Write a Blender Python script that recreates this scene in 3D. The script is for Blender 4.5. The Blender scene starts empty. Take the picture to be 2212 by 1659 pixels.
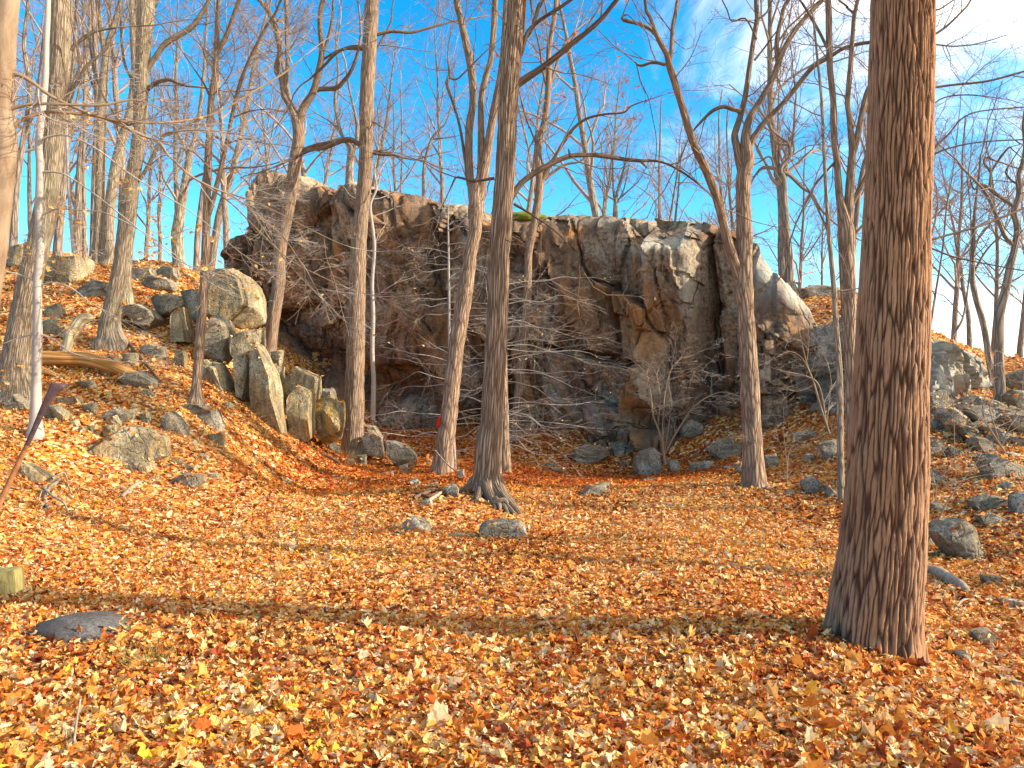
import bpy, bmesh, math
import numpy as np
from mathutils import Vector

# ---------------------------------------------------------------- camera, sky, sun, exposure
SC = bpy.context.scene
COL = SC.collection
F, CX, HZ, EYE = 1737.0, 1106.0, 842.0, 1.6      # focal length, centre and horizon on a 2212-wide plan of the view
cam_data = bpy.data.cameras.new('camera')
cam_data.sensor_width = 36.0
cam_data.lens = 36.0 * F / 2212.0
cam_data.shift_y = 12.5 / 2212.0
cam_data.clip_start = 0.05
cam_data.clip_end = 2000.0
cam = bpy.data.objects.new('camera', cam_data)
cam.location = (0, 0, EYE)
cam.rotation_euler = (math.radians(90), 0, 0)
COL.objects.link(cam)
SC.camera = cam

SUN_EL = 23.0
SUN_AZ = 98.5                                     # clockwise from +Y: from the right and a little behind the camera
s_dir = Vector((math.sin(math.radians(SUN_AZ)) * math.cos(math.radians(SUN_EL)),
                math.cos(math.radians(SUN_AZ)) * math.cos(math.radians(SUN_EL)), math.sin(math.radians(SUN_EL))))
sun_data = bpy.data.lights.new('sun', 'SUN')
sun_data.energy = 5.0
sun_data.angle = math.radians(0.5)
sun_data.color = (1.0, 0.88, 0.72)
sun = bpy.data.objects.new('sun', sun_data)
sun.rotation_euler = (-s_dir).to_track_quat('-Z', 'Y').to_euler()
COL.objects.link(sun)

world = bpy.data.worlds.new('World')
SC.world = world
world.use_nodes = True
wt = world.node_tree
wt.nodes.clear()
def wn(t, **kw):
    n = wt.nodes.new(t)
    for k, v in kw.items():
        setattr(n, k, v)
    return n
out = wn('ShaderNodeOutputWorld')
bg = wn('ShaderNodeBackground')
bg.inputs['Strength'].default_value = 0.15
sky = wn('ShaderNodeTexSky', sky_type='NISHITA', sun_disc=False)
sky.sun_elevation = math.radians(SUN_EL)
sky.sun_rotation = math.radians(SUN_AZ)
sky.air_density = 1.0
sky.dust_density = 0.1
sky.ozone_density = 3.0
hsv = wn('ShaderNodeHueSaturation')
hsv.inputs['Saturation'].default_value = 1.42
hsv.inputs['Hue'].default_value = 0.492
hsv.inputs['Value'].default_value = 1.3
wt.links.new(sky.outputs[0], hsv.inputs['Color'])
# thin high cloud, thick on the sun's side of the sky and torn into streaks
tc = wn('ShaderNodeTexCoord')
dot = wn('ShaderNodeVectorMath', operation='DOT_PRODUCT')
dot.inputs[1].default_value = (0.76, 0.05, 0.62)
wt.links.new(tc.outputs['Generated'], dot.inputs[0])
nz = wn('ShaderNodeTexNoise')
nz.inputs['Scale'].default_value = 2.6
nz.inputs['Detail'].default_value = 7.0
nz.inputs['Roughness'].default_value = 0.62
nz.inputs['Distortion'].default_value = 0.6
mp = wn('ShaderNodeMapping')
mp.inputs['Scale'].default_value = (1.0, 1.0, 2.4)
wt.links.new(tc.outputs['Generated'], mp.inputs['Vector'])
wt.links.new(mp.outputs[0], nz.inputs['Vector'])
m1 = wn('ShaderNodeMath', operation='MULTIPLY_ADD')
m1.inputs[1].default_value = 1.1
m1.inputs[2].default_value = -0.55
wt.links.new(nz.outputs['Fac'], m1.inputs[0])
m2 = wn('ShaderNodeMath', operation='ADD')
wt.links.new(dot.outputs['Value'], m2.inputs[0])
wt.links.new(m1.outputs[0], m2.inputs[1])
mr = wn('ShaderNodeMapRange', interpolation_type='SMOOTHSTEP')
mr.inputs['From Min'].default_value = 0.40
mr.inputs['From Max'].default_value = 0.78
wt.links.new(m2.outputs[0], mr.inputs['Value'])
mix = wn('ShaderNodeMix', data_type='RGBA')
mix.inputs['B'].default_value = (8.4, 7.7, 7.0, 1)
wt.links.new(mr.outputs[0], mix.inputs['Factor'])
wt.links.new(hsv.outputs[0], mix.inputs['A'])
wt.links.new(mix.outputs['Result'], bg.inputs['Color'])
wt.links.new(bg.outputs[0], out.inputs['Surface'])

SC.view_settings.view_transform = 'Standard'
SC.view_settings.look = 'None'
SC.view_settings.gamma = 1.0
SC.view_settings.use_curve_mapping = False
SC.view_settings.exposure = 0.85
SC.render.engine = 'CYCLES'
SC.cycles.max_bounces = 6
SC.cycles.diffuse_bounces = 3

# ---------------------------------------------------------------- number helpers
RNG = np.random.default_rng(7)

def W(x, y, d):
    """Plan-of-view point at distance d -> place in the world."""
    return np.array([(x - CX) / F * d, d, EYE + (HZ - y) / F * d])

def r1(p): return [(a * .3581, b * .3581) + tuple(c * .3581 for c in r) for a, b, *r in p]
def r4(p): return [(a * .3581, 540 + b * .3581) + tuple(c * .3581 for c in r) for a, b, *r in p]
def r2(p): return [(702 + a * .3581, b * .3581) + tuple(c * .3581 for c in r) for a, b, *r in p]
def r5(p): return [(702 + a * .3581, 540 + b * .3581) + tuple(c * .3581 for c in r) for a, b, *r in p]
def r3(p): return [(1404 + a * .3652, b * .3652) + tuple(c * .3652 for c in r) for a, b, *r in p]
def r6(p): return [(1404 + a * .3652, 540 + b * .3652) + tuple(c * .3652 for c in r) for a, b, *r in p]

def _hash(i, j, k):
    h = (i.astype(np.int64) * 73856093) ^ (j.astype(np.int64) * 19349663) ^ (k.astype(np.int64) * 83492791)
    h = (h ^ (h >> 13)) * 1274126177
    h = (h ^ (h >> 16)) & 0xffffff
    return h / float(0xffffff)

def vnoise(p):
    i = np.floor(p).astype(np.int64)
    f = p - i
    f = f * f * (3 - 2 * f)
    x, y, z = i[:, 0], i[:, 1], i[:, 2]
    fx, fy, fz = f[:, 0], f[:, 1], f[:, 2]
    def l(a, b, t): return a + (b - a) * t
    a = l(l(_hash(x, y, z), _hash(x + 1, y, z), fx), l(_hash(x, y + 1, z), _hash(x + 1, y + 1, z), fx), fy)
    b = l(l(_hash(x, y, z + 1), _hash(x + 1, y, z + 1), fx), l(_hash(x, y + 1, z + 1), _hash(x + 1, y + 1, z + 1), fx), fy)
    return l(a, b, fz)

def fbm(p, octv=4, gain=.5):
    s, a, t = 0, 1.0, 0
    for o in range(octv):
        s = s + a * vnoise(p * (2 ** o) + 17.3 * o)
        t += a
        a *= gain
    return s / t * 2 - 1

def sstep(a, b, x):
    t = np.clip((x - a) / (b - a), 0, 1)
    return t * t * (3 - 2 * t)

def unit(v): return v / np.maximum(np.linalg.norm(v, axis=-1, keepdims=True), 1e-9)

# ---------------------------------------------------------------- mesh helpers
def mk_mesh(name, V, faces, attrs=None, smooth=True, sharp=None):
    """faces: list of int arrays (n,3) and (n,4); attrs: {name: (kind, per-vertex array)}"""
    me = bpy.data.meshes.new(name)
    V = np.ascontiguousarray(V, dtype=np.float32)
    me.vertices.add(len(V))
    me.vertices.foreach_set('co', V.ravel())
    loops = np.concatenate([f.ravel() for f in faces]).astype(np.int32)
    sizes = np.concatenate([np.full(len(f), f.shape[1], np.int32) for f in faces])
    starts = np.concatenate([[0], np.cumsum(sizes)[:-1]]).astype(np.int32)
    me.loops.add(len(loops))
    me.loops.foreach_set('vertex_index', loops)
    me.polygons.add(len(sizes))
    me.polygons.foreach_set('loop_start', starts)
    me.update(calc_edges=True)
    me.polygons.foreach_set('use_smooth', np.full(len(sizes), smooth, bool))
    for k, (typ, arr) in (attrs or {}).items():
        a = me.attributes.new(k, typ, 'POINT')
        a.data.foreach_set('vector' if typ == 'FLOAT_VECTOR' else 'value', np.ascontiguousarray(arr, np.float32).ravel())
    if sharp:
        me.set_sharp_from_angle(angle=math.radians(sharp))
    return me

def link(name, me, mat=None, parent=None, loc=None, label=None, cat=None, group=None, kind=None):
    o = bpy.data.objects.new(name, me)
    COL.objects.link(o)
    if me is not None and mat is not None and not me.materials:
        me.materials.append(mat)
    if parent is not None: o.parent = parent
    if loc is not None: o.location = [float(c) for c in loc]
    if label: o['label'] = label
    if cat: o['category'] = cat
    if group: o['group'] = group
    if kind: o['kind'] = kind
    return o

def grid_faces(nr, nc, wrap=False):
    r = np.arange(nr - 1)[:, None]
    c = np.arange(nc if wrap else nc - 1)[None, :]
    c2 = (c + 1) % nc
    return np.stack([r * nc + c, r * nc + c2, (r + 1) * nc + c2, (r + 1) * nc + c], -1).reshape(-1, 4)

# ---------------------------------------------------------------- materials
def mat(name):
    m = bpy.data.materials.new(name)
    m.use_nodes = True
    t = m.node_tree
    b = t.nodes['Principled BSDF']
    b.inputs['Roughness'].default_value = .9
    b.inputs['Specular IOR Level'].default_value = .15
    return m, t, b

class NT:
    def __init__(s, t): s.t = t
    def n(s, typ, ins=None, **kw):
        n = s.t.nodes.new(typ)
        for k, v in kw.items(): setattr(n, k, v)
        for k, v in (ins or {}).items():
            if hasattr(v, 'is_output') or isinstance(v, bpy.types.NodeSocket): s.t.links.new(v, n.inputs[k])
            else: n.inputs[k].default_value = v
        return n
    def ramp(s, fac, stops, interp='LINEAR'):
        n = s.t.nodes.new('ShaderNodeValToRGB')
        n.color_ramp.interpolation = interp
        e = n.color_ramp.elements
        while len(e) > 1: e.remove(e[-1])
        for i, (p, c) in enumerate(stops):
            q = e[0] if i == 0 else e.new(p)
            q.position = p
            q.color = (c, c, c, 1) if isinstance(c, (int, float)) else (*c, 1)
        s.t.links.new(fac, n.inputs[0])
        return n.outputs[0]
    def noise(s, vec, scale, detail=4, rough=.55, dist=0):
        return s.n('ShaderNodeTexNoise', {'Vector': vec, 'Scale': scale, 'Detail': detail, 'Roughness': rough, 'Distortion': dist}).outputs['Fac']
    def mapping(s, vec, scale=(1, 1, 1), rot=(0, 0, 0)):
        return s.n('ShaderNodeMapping', {'Vector': vec, 'Scale': scale, 'Rotation': rot}).outputs[0]
    def mix(s, fac, a, b, mode='MIX'):
        n = s.n('ShaderNodeMix', data_type='RGBA', blend_type=mode)
        for k, v in (('Factor', fac), ('A', a), ('B', b)):
            sock = [i for i in n.inputs if i.name == k and (i.type == 'RGBA' if k != 'Factor' else i.type == 'VALUE')][0]
            if isinstance(v, bpy.types.NodeSocket): s.t.links.new(v, sock)
            else: sock.default_value = v if not isinstance(v, tuple) else (*v, 1)
        return [o for o in n.outputs if o.type == 'RGBA'][0]
    def math(s, op, a, b=None):
        return s.n('ShaderNodeMath', {k: v for k, v in ((0, a), (1, b)) if v is not None}, operation=op).outputs[0]
    def attr(s, name): return s.n('ShaderNodeAttribute', attribute_name=name)
    def bump(s, h, dist, strength=1.0, normal=None):
        d = {'Height': h, 'Distance': dist, 'Strength': strength}
        if normal is not None: d['Normal'] = normal
        return s.n('ShaderNodeBump', d).outputs[0]

def bark_material(name, dark, light, sc=16., stretch=.13, depth=.02, lichen=None, smooth=False, built=False):
    """built: the fissures are in the mesh already and come as the attribute furrow"""
    m, t, b = mat(name); N = NT(t)
    v = N.attr('bark').outputs['Vector']
    mv = N.mapping(v, (sc, sc, sc * stretch))
    n1 = N.noise(mv, 1.0, 6, .6, .4)
    big = N.noise(N.mapping(v, (2.5, 2.5, .8)), 1.0, 4, .6)
    fine = N.noise(N.mapping(v, (60, 60, 18)), 1.0, 4, .65)
    if built: fur = N.attr('furrow').outputs['Fac']
    elif smooth: fur = N.ramp(n1, [(.35, 0.0), (.6, 1.0)])
    else:
        wv = N.n('ShaderNodeVectorMath', {0: mv, 1: N.n('ShaderNodeVectorMath', {0: N.n('ShaderNodeTexNoise', {'Vector': mv, 'Scale': .9, 'Detail': 3}).outputs['Color'], 1: (.9, .9, .9)}, operation='MULTIPLY').outputs[0]}, operation='ADD').outputs[0]
        vo = N.n('ShaderNodeTexVoronoi', {'Vector': wv, 'Scale': 1.0}, feature='DISTANCE_TO_EDGE').outputs['Distance']
        fur = N.ramp(vo, [(0, 0.0), (.10, .45), (.30, 1.0)])
    k = N.math('MULTIPLY', fur, N.math('ADD', N.math('MULTIPLY', fine, .7), .6))
    if smooth: k = N.math('ADD', N.math('MULTIPLY', big, .7), N.math('MULTIPLY', k, .35))
    c = N.mix(k, dark, light)
    c = N.mix(N.ramp(big, [(.42, 0.0), (.7, .45)]), c, N.mix(k, tuple(.7 * q for q in dark), tuple(.55 * a_ + .45 * q for a_, q in zip(light, (.50, .41, .31)))))
    if lichen: c = N.mix(N.ramp(N.noise(N.mapping(v, (3.5, 3.5, 2)), 1.0, 5, .7), [(.52, 0.0), (.66, .55)]), c, lichen)
    t.links.new(c, b.inputs['Base Color'])
    h = N.math('ADD', N.math('MULTIPLY', fur, 0.0 if built else 1.0), N.math('MULTIPLY', fine, .4))
    t.links.new(N.bump(h, depth, .35 if smooth else 1.0), b.inputs['Normal'])
    return m

def plain_material(name, a, bcol, scale=20., bump=.004, stretch=1.0):
    m, t, b = mat(name); N = NT(t)
    v = N.n('ShaderNodeTexCoord').outputs['Object']
    n = N.noise(N.mapping(v, (1, 1, stretch)), scale, 4)
    t.links.new(N.mix(N.ramp(n, [(.3, 0.0), (.7, 1.0)]), a, bcol), b.inputs['Base Color'])
    t.links.new(N.bump(n, bump), b.inputs['Normal'])
    return m

def rock_material(name, cols, scale=1.0, fol=(1.2, 1.2, .25), rot=(0, .25, 0), bump=.05, attrs=False, crack=True):
    """cols: dark, mid, light, stain"""
    m, t, b = mat(name); N = NT(t)
    tcn = N.n('ShaderNodeTexCoord').outputs['Object']
    g = N.n('ShaderNodeNewGeometry').outputs['Position']
    v = g
    fv = N.mapping(v, tuple(scale * 5 * q for q in fol), rot)
    n1 = N.noise(fv, 1.0, 8, .62, .5)
    n2 = N.noise(v, scale * 1.1, 5, .6)
    n3 = N.noise(v, scale * 22, 6, .7)
    n4 = N.noise(N.mapping(v, (1, 1, .35), rot), scale * 2.3, 5, .65, .8)
    c = N.mix(N.ramp(n1, [(.30, 0.0), (.52, .5), (.72, 1.0)]), cols[0], cols[1])
    c = N.mix(N.ramp(n4, [(.50, 0.0), (.66, .8)]), c, cols[3])
    c = N.mix(N.ramp(N.math('ADD', N.math('MULTIPLY', n2, .6), N.math('MULTIPLY', n3, .4)), [(.50, 0.0), (.62, .85)]), c, cols[2])
    c = N.mix(N.ramp(n3, [(.36, .65), (.5, 0.0)]), c, cols[0])
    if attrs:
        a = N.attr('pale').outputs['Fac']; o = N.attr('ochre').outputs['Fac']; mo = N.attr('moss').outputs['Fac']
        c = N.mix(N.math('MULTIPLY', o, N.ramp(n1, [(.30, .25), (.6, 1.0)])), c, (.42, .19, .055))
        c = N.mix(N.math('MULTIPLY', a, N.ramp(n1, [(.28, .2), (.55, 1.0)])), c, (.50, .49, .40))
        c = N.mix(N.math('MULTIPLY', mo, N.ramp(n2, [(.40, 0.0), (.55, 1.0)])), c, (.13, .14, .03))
    t.links.new(c, b.inputs['Base Color'])
    h = N.math('ADD', N.math('MULTIPLY', n1, .7), N.math('MULTIPLY', n3, .3))
    if crack:
        vo = N.n('ShaderNodeTexVoronoi', {'Vector': N.mapping(N.n('ShaderNodeVectorMath', {0: v, 1: N.n('ShaderNodeTexNoise', {'Vector': v, 'Scale': 2.0 * scale}).outputs['Color']}, operation='ADD').outputs[0], (1, 1, .45), rot), 'Scale': 1.7 * scale}, feature='DISTANCE_TO_EDGE').outputs['Distance']
        h = N.math('ADD', h, N.math('MULTIPLY', N.ramp(vo, [(0, 0.0), (.05, 1.0)]), .6 if attrs else .28))
    t.links.new(N.bump(h, bump), b.inputs['Normal'])
    return m

LEAF_STOPS = [(0, (.14, .03, .012)), (.08, (.36, .06, .016)), (.18, (.58, .14, .02)), (.30, (.72, .24, .03)), (.44, (.78, .33, .055)),
              (.56, (.82, .44, .10)), (.66, (.83, .52, .17)), (.77, (.86, .62, .28)), (.89, (.89, .70, .42)), (.955, (.52, .22, .07)), (.98, (.86, .52, .04))]
def leaf_material(name, source):
    m, t, b = mat(name); N = NT(t)
    if source == 'attr': r = N.attr('tone').outputs['Fac']
    else: r = N.n('ShaderNodeObjectInfo').outputs['Random']
    c = N.ramp(r, LEAF_STOPS)
    v = N.n('ShaderNodeNewGeometry').outputs['Position']
    c = N.mix(N.ramp(N.noise(v, 45., 4), [(.35, .45), (.6, 0.0)]), c, (.30, .10, .03))
    t.links.new(c, b.inputs['Base Color'])
    b.inputs['Roughness'].default_value = .6
    tr = N.n('ShaderNodeBsdfTranslucent', {'Color': c})
    mx = N.n('ShaderNodeMixShader', {0: .22, 1: b.outputs[0], 2: tr.outputs[0]})
    t.links.new(mx.outputs[0], t.nodes['Material Output'].inputs['Surface'])
    return m

def ground_material():
    m, t, b = mat('leaf_litter_ground'); N = NT(t)
    v = N.n('ShaderNodeNewGeometry').outputs['Position']
    wv = N.n('ShaderNodeVectorMath', {0: v, 1: N.n('ShaderNodeVectorMath', {0: N.n('ShaderNodeTexNoise', {'Vector': v, 'Scale': 14.0, 'Detail': 3}).outputs['Color'], 1: (.05, .05, .05)}, operation='MULTIPLY').outputs[0]}, operation='ADD').outputs[0]
    vo = N.n('ShaderNodeTexVoronoi', {'Vector': wv, 'Scale': 15.0})
    sep = N.n('ShaderNodeSeparateColor', {0: vo.outputs['Color']})
    c = N.ramp(sep.outputs[0], LEAF_STOPS)
    c = N.mix(N.ramp(vo.outputs['Distance'], [(.45, 0.0), (.75, .8)]), c, (.07, .025, .012))
    big = N.noise(v, .55, 5, .6)
    c = N.mix(N.ramp(big, [(.45, 0.0), (.68, .55)]), c, (.28, .10, .035))
    t.links.new(c, b.inputs['Base Color'])
    h = N.math('ADD', N.math('MULTIPLY', sep.outputs[1], .6), N.math('MULTIPLY', vo.outputs['Distance'], -.8))
    t.links.new(N.bump(h, .03), b.inputs['Normal'])
    return m

M_GROUND = ground_material()
M_LEAF = leaf_material('fallen_leaf', 'attr')
M_LEAF_OBJ = leaf_material('single_leaf', 'object')
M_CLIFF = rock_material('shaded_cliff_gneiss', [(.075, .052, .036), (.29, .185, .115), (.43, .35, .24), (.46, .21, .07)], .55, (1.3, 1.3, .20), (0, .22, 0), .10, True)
M_LEDGE = rock_material('outcrop_gneiss', [(.08, .065, .05), (.32, .27, .20), (.47, .43, .34), (.32, .19, .09)], .8, (.5, .5, 1.5), (.2, .45, 0), .06, True)
M_ROCK = rock_material('lichened_rock', [(.10, .08, .05), (.44, .37, .225), (.60, .53, .35), (.50, .30, .09)], 1.6, (1.2, 1.2, .3), (0, .3, 0), .05)
M_ROCKG = rock_material('grey_rock', [(.095, .08, .056), (.40, .345, .245), (.61, .545, .42), (.36, .24, .12)], 1.8, (.5, .5, 1.4), (.1, .5, 0), .05)
M_ROCKD = rock_material('dark_slab', [(.05, .047, .045), (.10, .095, .09), (.17, .16, .15), (.11, .09, .07)], 2.5, (1, 1, .8), (0, .2, 0), .012, False, False)
M_ROCKO = rock_material('ochre_rock', [(.10, .07, .035), (.38, .31, .17), (.52, .45, .28), (.70, .38, .035)], 2.0, (1.4, 1.4, .25), (0, .1, 0), .04)
M_BARK_BIG = bark_material('deep_furrowed_bark', (.075, .034, .018), (.40, .215, .11), 30., .10, .012, None, False, True)
M_BARK_TAN = bark_material('smooth_tan_bark', (.15, .085, .05), (.40, .30, .19), 14., .25, .008, (.22, .12, .07), True)
M_BARK = bark_material('furrowed_bark', (.17, .105, .066), (.44, .305, .20), 46., .06, .012)
M_BARK_SHAG = bark_material('shaggy_bark', (.13, .078, .048), (.46, .32, .21), 36., .05, .02)
M_BARK_GREY = bark_material('greyish_bark', (.18, .13, .085), (.45, .355, .24), 46., .07, .012, (.36, .36, .22))
M_BARK_BEECH = bark_material('smooth_pale_bark', (.30, .26, .22), (.50, .45, .40), 8., .5, .006, None, True)
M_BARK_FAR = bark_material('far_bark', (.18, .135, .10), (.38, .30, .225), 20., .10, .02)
M_TWIG = plain_material('brown_twig', (.17, .12, .085), (.33, .25, .185), 6.)
M_TWIG_PALE = plain_material('pale_twig', (.26, .21, .165), (.46, .39, .32), 6.)
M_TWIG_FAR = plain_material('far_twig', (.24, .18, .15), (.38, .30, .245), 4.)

# ---------------------------------------------------------------- lie of the land
# (x, y, distance) on the plan of view, where the litter surface is seen, and a few heights out of view
SEEN = [(0, 1659, 3.4), (550, 1659, 3.4), (1106, 1659, 3.4), (1660, 1659, 3.4), (2212, 1659, 3.35),
        (0, 1300, 5.9), (550, 1350, 5.45), (1106, 1330, 5.7), (1500, 1330, 5.7), (300, 1200, 7.5), (700, 1200, 7.75), (1106, 1200, 7.76), (1500, 1180, 8.2),
        (0, 1100, 8.0), (0, 985, 9.6), (75, 935, 10.5), (30, 868, 12.0), (240, 742, 15.0), (423, 868, 13.0), (0, 640, 17.0), (0, 548, 22.0), (110, 600, 20.),
        (230, 566, 22.0), (385, 578, 21.0), (440, 600, 20.0), (330, 640, 18.2), (340, 790, 14.0), (250, 900, 11.8), (470, 720, 17.0),
        (480, 985, 11.8), (300, 1040, 10.4), (400, 1100, 9.4), (560, 915, 14.0), (650, 955, 14.8), (765, 982, 16.6), (600, 1050, 12.6), (820, 1060, 12.4),
        (720, 920, 18.0), (900, 950, 19.0), (1010, 960, 19.0), (955, 1022, 14.6), (985, 1020, 14.8), (1091, 1018, 15.2), (1112, 945, 18.5), (1220, 965, 18.0),
        (1048, 1062, 11.5), (1000, 1060, 11.4), (935, 1068, 11.3), (1130, 1118, 10.5), (1180, 1065, 12.4), (1000, 1116, 10.2), (860, 1055, 12.3),
        (1250, 1020, 16.0), (1400, 1015, 16.6), (1280, 1070, 12.2), (1450, 1080, 11.6), (1560, 960, 16.2), (1700, 950, 15.4), (1750, 905, 15.6), (1450, 960, 17.2),
        (1628, 1056, 12.6), (1720, 1040, 12.5), (1800, 1060, 12.0), (1700, 1160, 8.9), (2000, 1000, 11.3), (2150, 985, 11.3), (2200, 930, 12.6), (2000, 900, 13.2),
        (2160, 872, 14.4), (2212, 850, 15.0), (2060, 1190, 8.4), (2212, 1100, 9.0), (2212, 1300, 6.5), (2100, 1370, 5.9), (2212, 1500, 4.75), (1960, 1440, 5.0), (1800, 1365, 5.15),
        (1600, 1050, 12.7), (1760, 665, 20.0), (1800, 640, 21.0), (1900, 690, 18.5), (2080, 775, 17.5), (2212, 815, 20.0)]
WORLD_PTS = [(-30, 22, 6.2), (-32, 5, 3.6), (-34, 45, 7.0), (-8, 45, 6.5), (14, 45, 4.2), (32, 45, 1.6), (36, 22, 1.8), (30, 6, 1.5), (20, 10, 1.9),
             (0, -8, 0), (-15, -6, .9), (16, -8, .2), (-13, 5, 1.1), (10, 3, -.1), (-10, 12, 2.1), (-5.2, 18.6, 1.1), (-4.2, 17.0, .7), (-5.9, 20.6, 1.7), (-3, 19, .45), (-3.2, 21, .6), (-4.6, 20.5, .9), (13, 17, 2.5)]
TP = np.array([W(*p) for p in SEEN] + [np.array(p, float) for p in WORLD_PTS])
def _phi(r2): return .5 * r2 * np.log(np.maximum(r2, 1e-9))
def _tps_fit(P, lam):
    n = len(P)
    K = _phi(((P[:, None, :2] - P[None, :, :2]) ** 2).sum(-1)) + np.eye(n) * lam
    A = np.zeros((n + 3, n + 3))
    A[:n, :n] = K
    A[:n, n] = 1; A[:n, n + 1:] = P[:, :2]
    A[n:, :n] = A[:n, n:].T
    return np.linalg.solve(A, np.concatenate([P[:, 2], np.zeros(3)]))
TPW = _tps_fit(TP, .12)
def tps(x, y):
    out = np.empty(len(x))
    for i in range(0, len(x), 20000):
        q = np.stack([x[i:i + 20000], y[i:i + 20000]], -1)
        out[i:i + 20000] = _phi(((q[:, None] - TP[None, :, :2]) ** 2).sum(-1)) @ TPW[:len(TP)] + TPW[-3] + q @ TPW[-2:]
    return out

# cliff line: place of the face and height of its top
CL_V = [(448, 606, 24), (462, 560, 23.8), (484, 506, 23.6), (526, 470, 23.2), (532, 378, 23.0), (560, 364, 23.0), (600, 372, 22.9), (650, 386, 22.6), (700, 397, 22.4), (760, 401, 22.0), (860, 413, 21.4),
        (960, 436, 20.8), (1010, 450, 20.5), (1040, 474, 20.3), (1140, 470, 19.8), (1180, 459, 19.5), (1230, 452, 19.2), (1330, 462, 18.5), (1480, 472, 17.7),
        (1530, 492, 17.3), (1572, 503, 17.1), (1622, 518, 16.7), (1660, 558, 16.5), (1700, 618, 16.5), (1722, 670, 16.8)]
CL = np.array([W(*p) for p in CL_V] + [(6.25, 18.2, 3.55), (6.35, 21.0, 4.3), (6.5, 25.0, 4.9)])
RL_V = [(1722, 742, 16.4), (1760, 690, 16.0), (1800, 674, 15.5), (1850, 668, 15.0), (1920, 684, 14.6), (1990, 722, 14.3), (2060, 734, 14.5), (2110, 746, 14.9), (2140, 770, 15.2), (2152, 826, 15.6)]
RL = np.array([W(*p) for p in RL_V] + [(9.7, 17.0, 1.75), (9.9, 19.0, 1.9)])

def path_query(Pth, x, y):
    """signed distance behind the line, height of its top, arc position 0..1"""
    q = np.stack([x, y], -1)
    best = np.full(len(q), 1e9); sd = np.zeros(len(q)); zt = np.zeros(len(q)); uu = np.zeros(len(q))
    seg = np.linalg.norm(np.diff(Pth[:, :2], axis=0), axis=1); acc = np.concatenate([[0], np.cumsum(seg)])
    for i in range(len(Pth) - 1):
        a, b = Pth[i], Pth[i + 1]
        t = (b - a)[:2]; L = seg[i]; t = t / L
        s = np.clip((q - a[:2]) @ t, 0, L)
        p = a[:2] + s[:, None] * t
        d = np.linalg.norm(q - p, axis=1)
        n = np.array([t[1], -t[0]])
        k = d < best
        best = np.where(k, d, best)
        sd = np.where(k, np.where((q - p) @ n > 0, -d, d), sd)
        zt = np.where(k, a[2] + (b[2] - a[2]) * s / L, zt)
        uu = np.where(k, (acc[i] + s) / acc[-1], uu)
    return sd, zt, uu

def ground_z(x, y):
    x = np.atleast_1d(np.asarray(x, float)); y = np.atleast_1d(np.asarray(y, float))
    z = tps(x, y)
    r = np.hypot(x, y - 15)
    z = z + (np.clip(z, -1, 7) - z) * sstep(25, 40, r)
    z = z + (.8 - z) * sstep(45, 110, r)
    for Pth, lift in ((CL, -.25), (RL, -.2)):
        sd, zt, uu = path_query(Pth, x, y)
        k = sstep(.7, 1.9, sd) * sstep(0, .03, uu) * (1 - sstep(.9, 1.0, uu)) * (1 - sstep(2.5 if Pth is RL else 7, 5 if Pth is RL else 16, sd))
        z = z + (zt + lift + .03 * sd - z) * k
    return z + .035 * fbm(np.stack([x * 1.3, y * 1.3, 0 * x], -1), 3) + .05 * fbm(np.stack([x * .4, y * .4, 0 * x + 5], -1), 2) * sstep(2, 8, np.hypot(x, y))

_TS = np.concatenate([np.arange(2.4, 30, .04), np.arange(30, 60, .3)])
def hit(x, y):
    """distance at which the sight line through (x, y) meets the ground"""
    px = (x - CX) / F * _TS
    pz = EYE + (HZ - y) / F * _TS
    below = pz < ground_z(px, _TS)
    return float(_TS[np.argmax(below)]) if below.any() else 30.0

def axis(lo, hi, dense_lo, dense_hi, step, grow=1.13):
    a = list(np.arange(dense_lo, dense_hi, step))
    s, v = step, dense_hi
    while v < hi: a.append(v); s *= grow; v += s
    s, v = step, dense_lo - step
    b = []
    while v > lo: b.append(v); s *= grow; v -= s
    return np.array(b[::-1] + a)
gx = axis(-220, 220, -15, 13, .11)
gy = axis(-60, 260, 2.6, 26, .11)
GX, GY = np.meshgrid(gx, gy)
GZ = ground_z(GX.ravel(), GY.ravel())
ground = link('ground', mk_mesh('ground', np.stack([GX.ravel(), GY.ravel(), GZ], -1), [grid_faces(len(gy), len(gx))]), M_GROUND, kind='structure')

# ---------------------------------------------------------------- cliffs
def blob(dx, dy, cx, cy, rx, ry): return np.exp(-(((dx - cx) / rx) ** 2 + ((dy - cy) / ry) ** 2))

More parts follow.
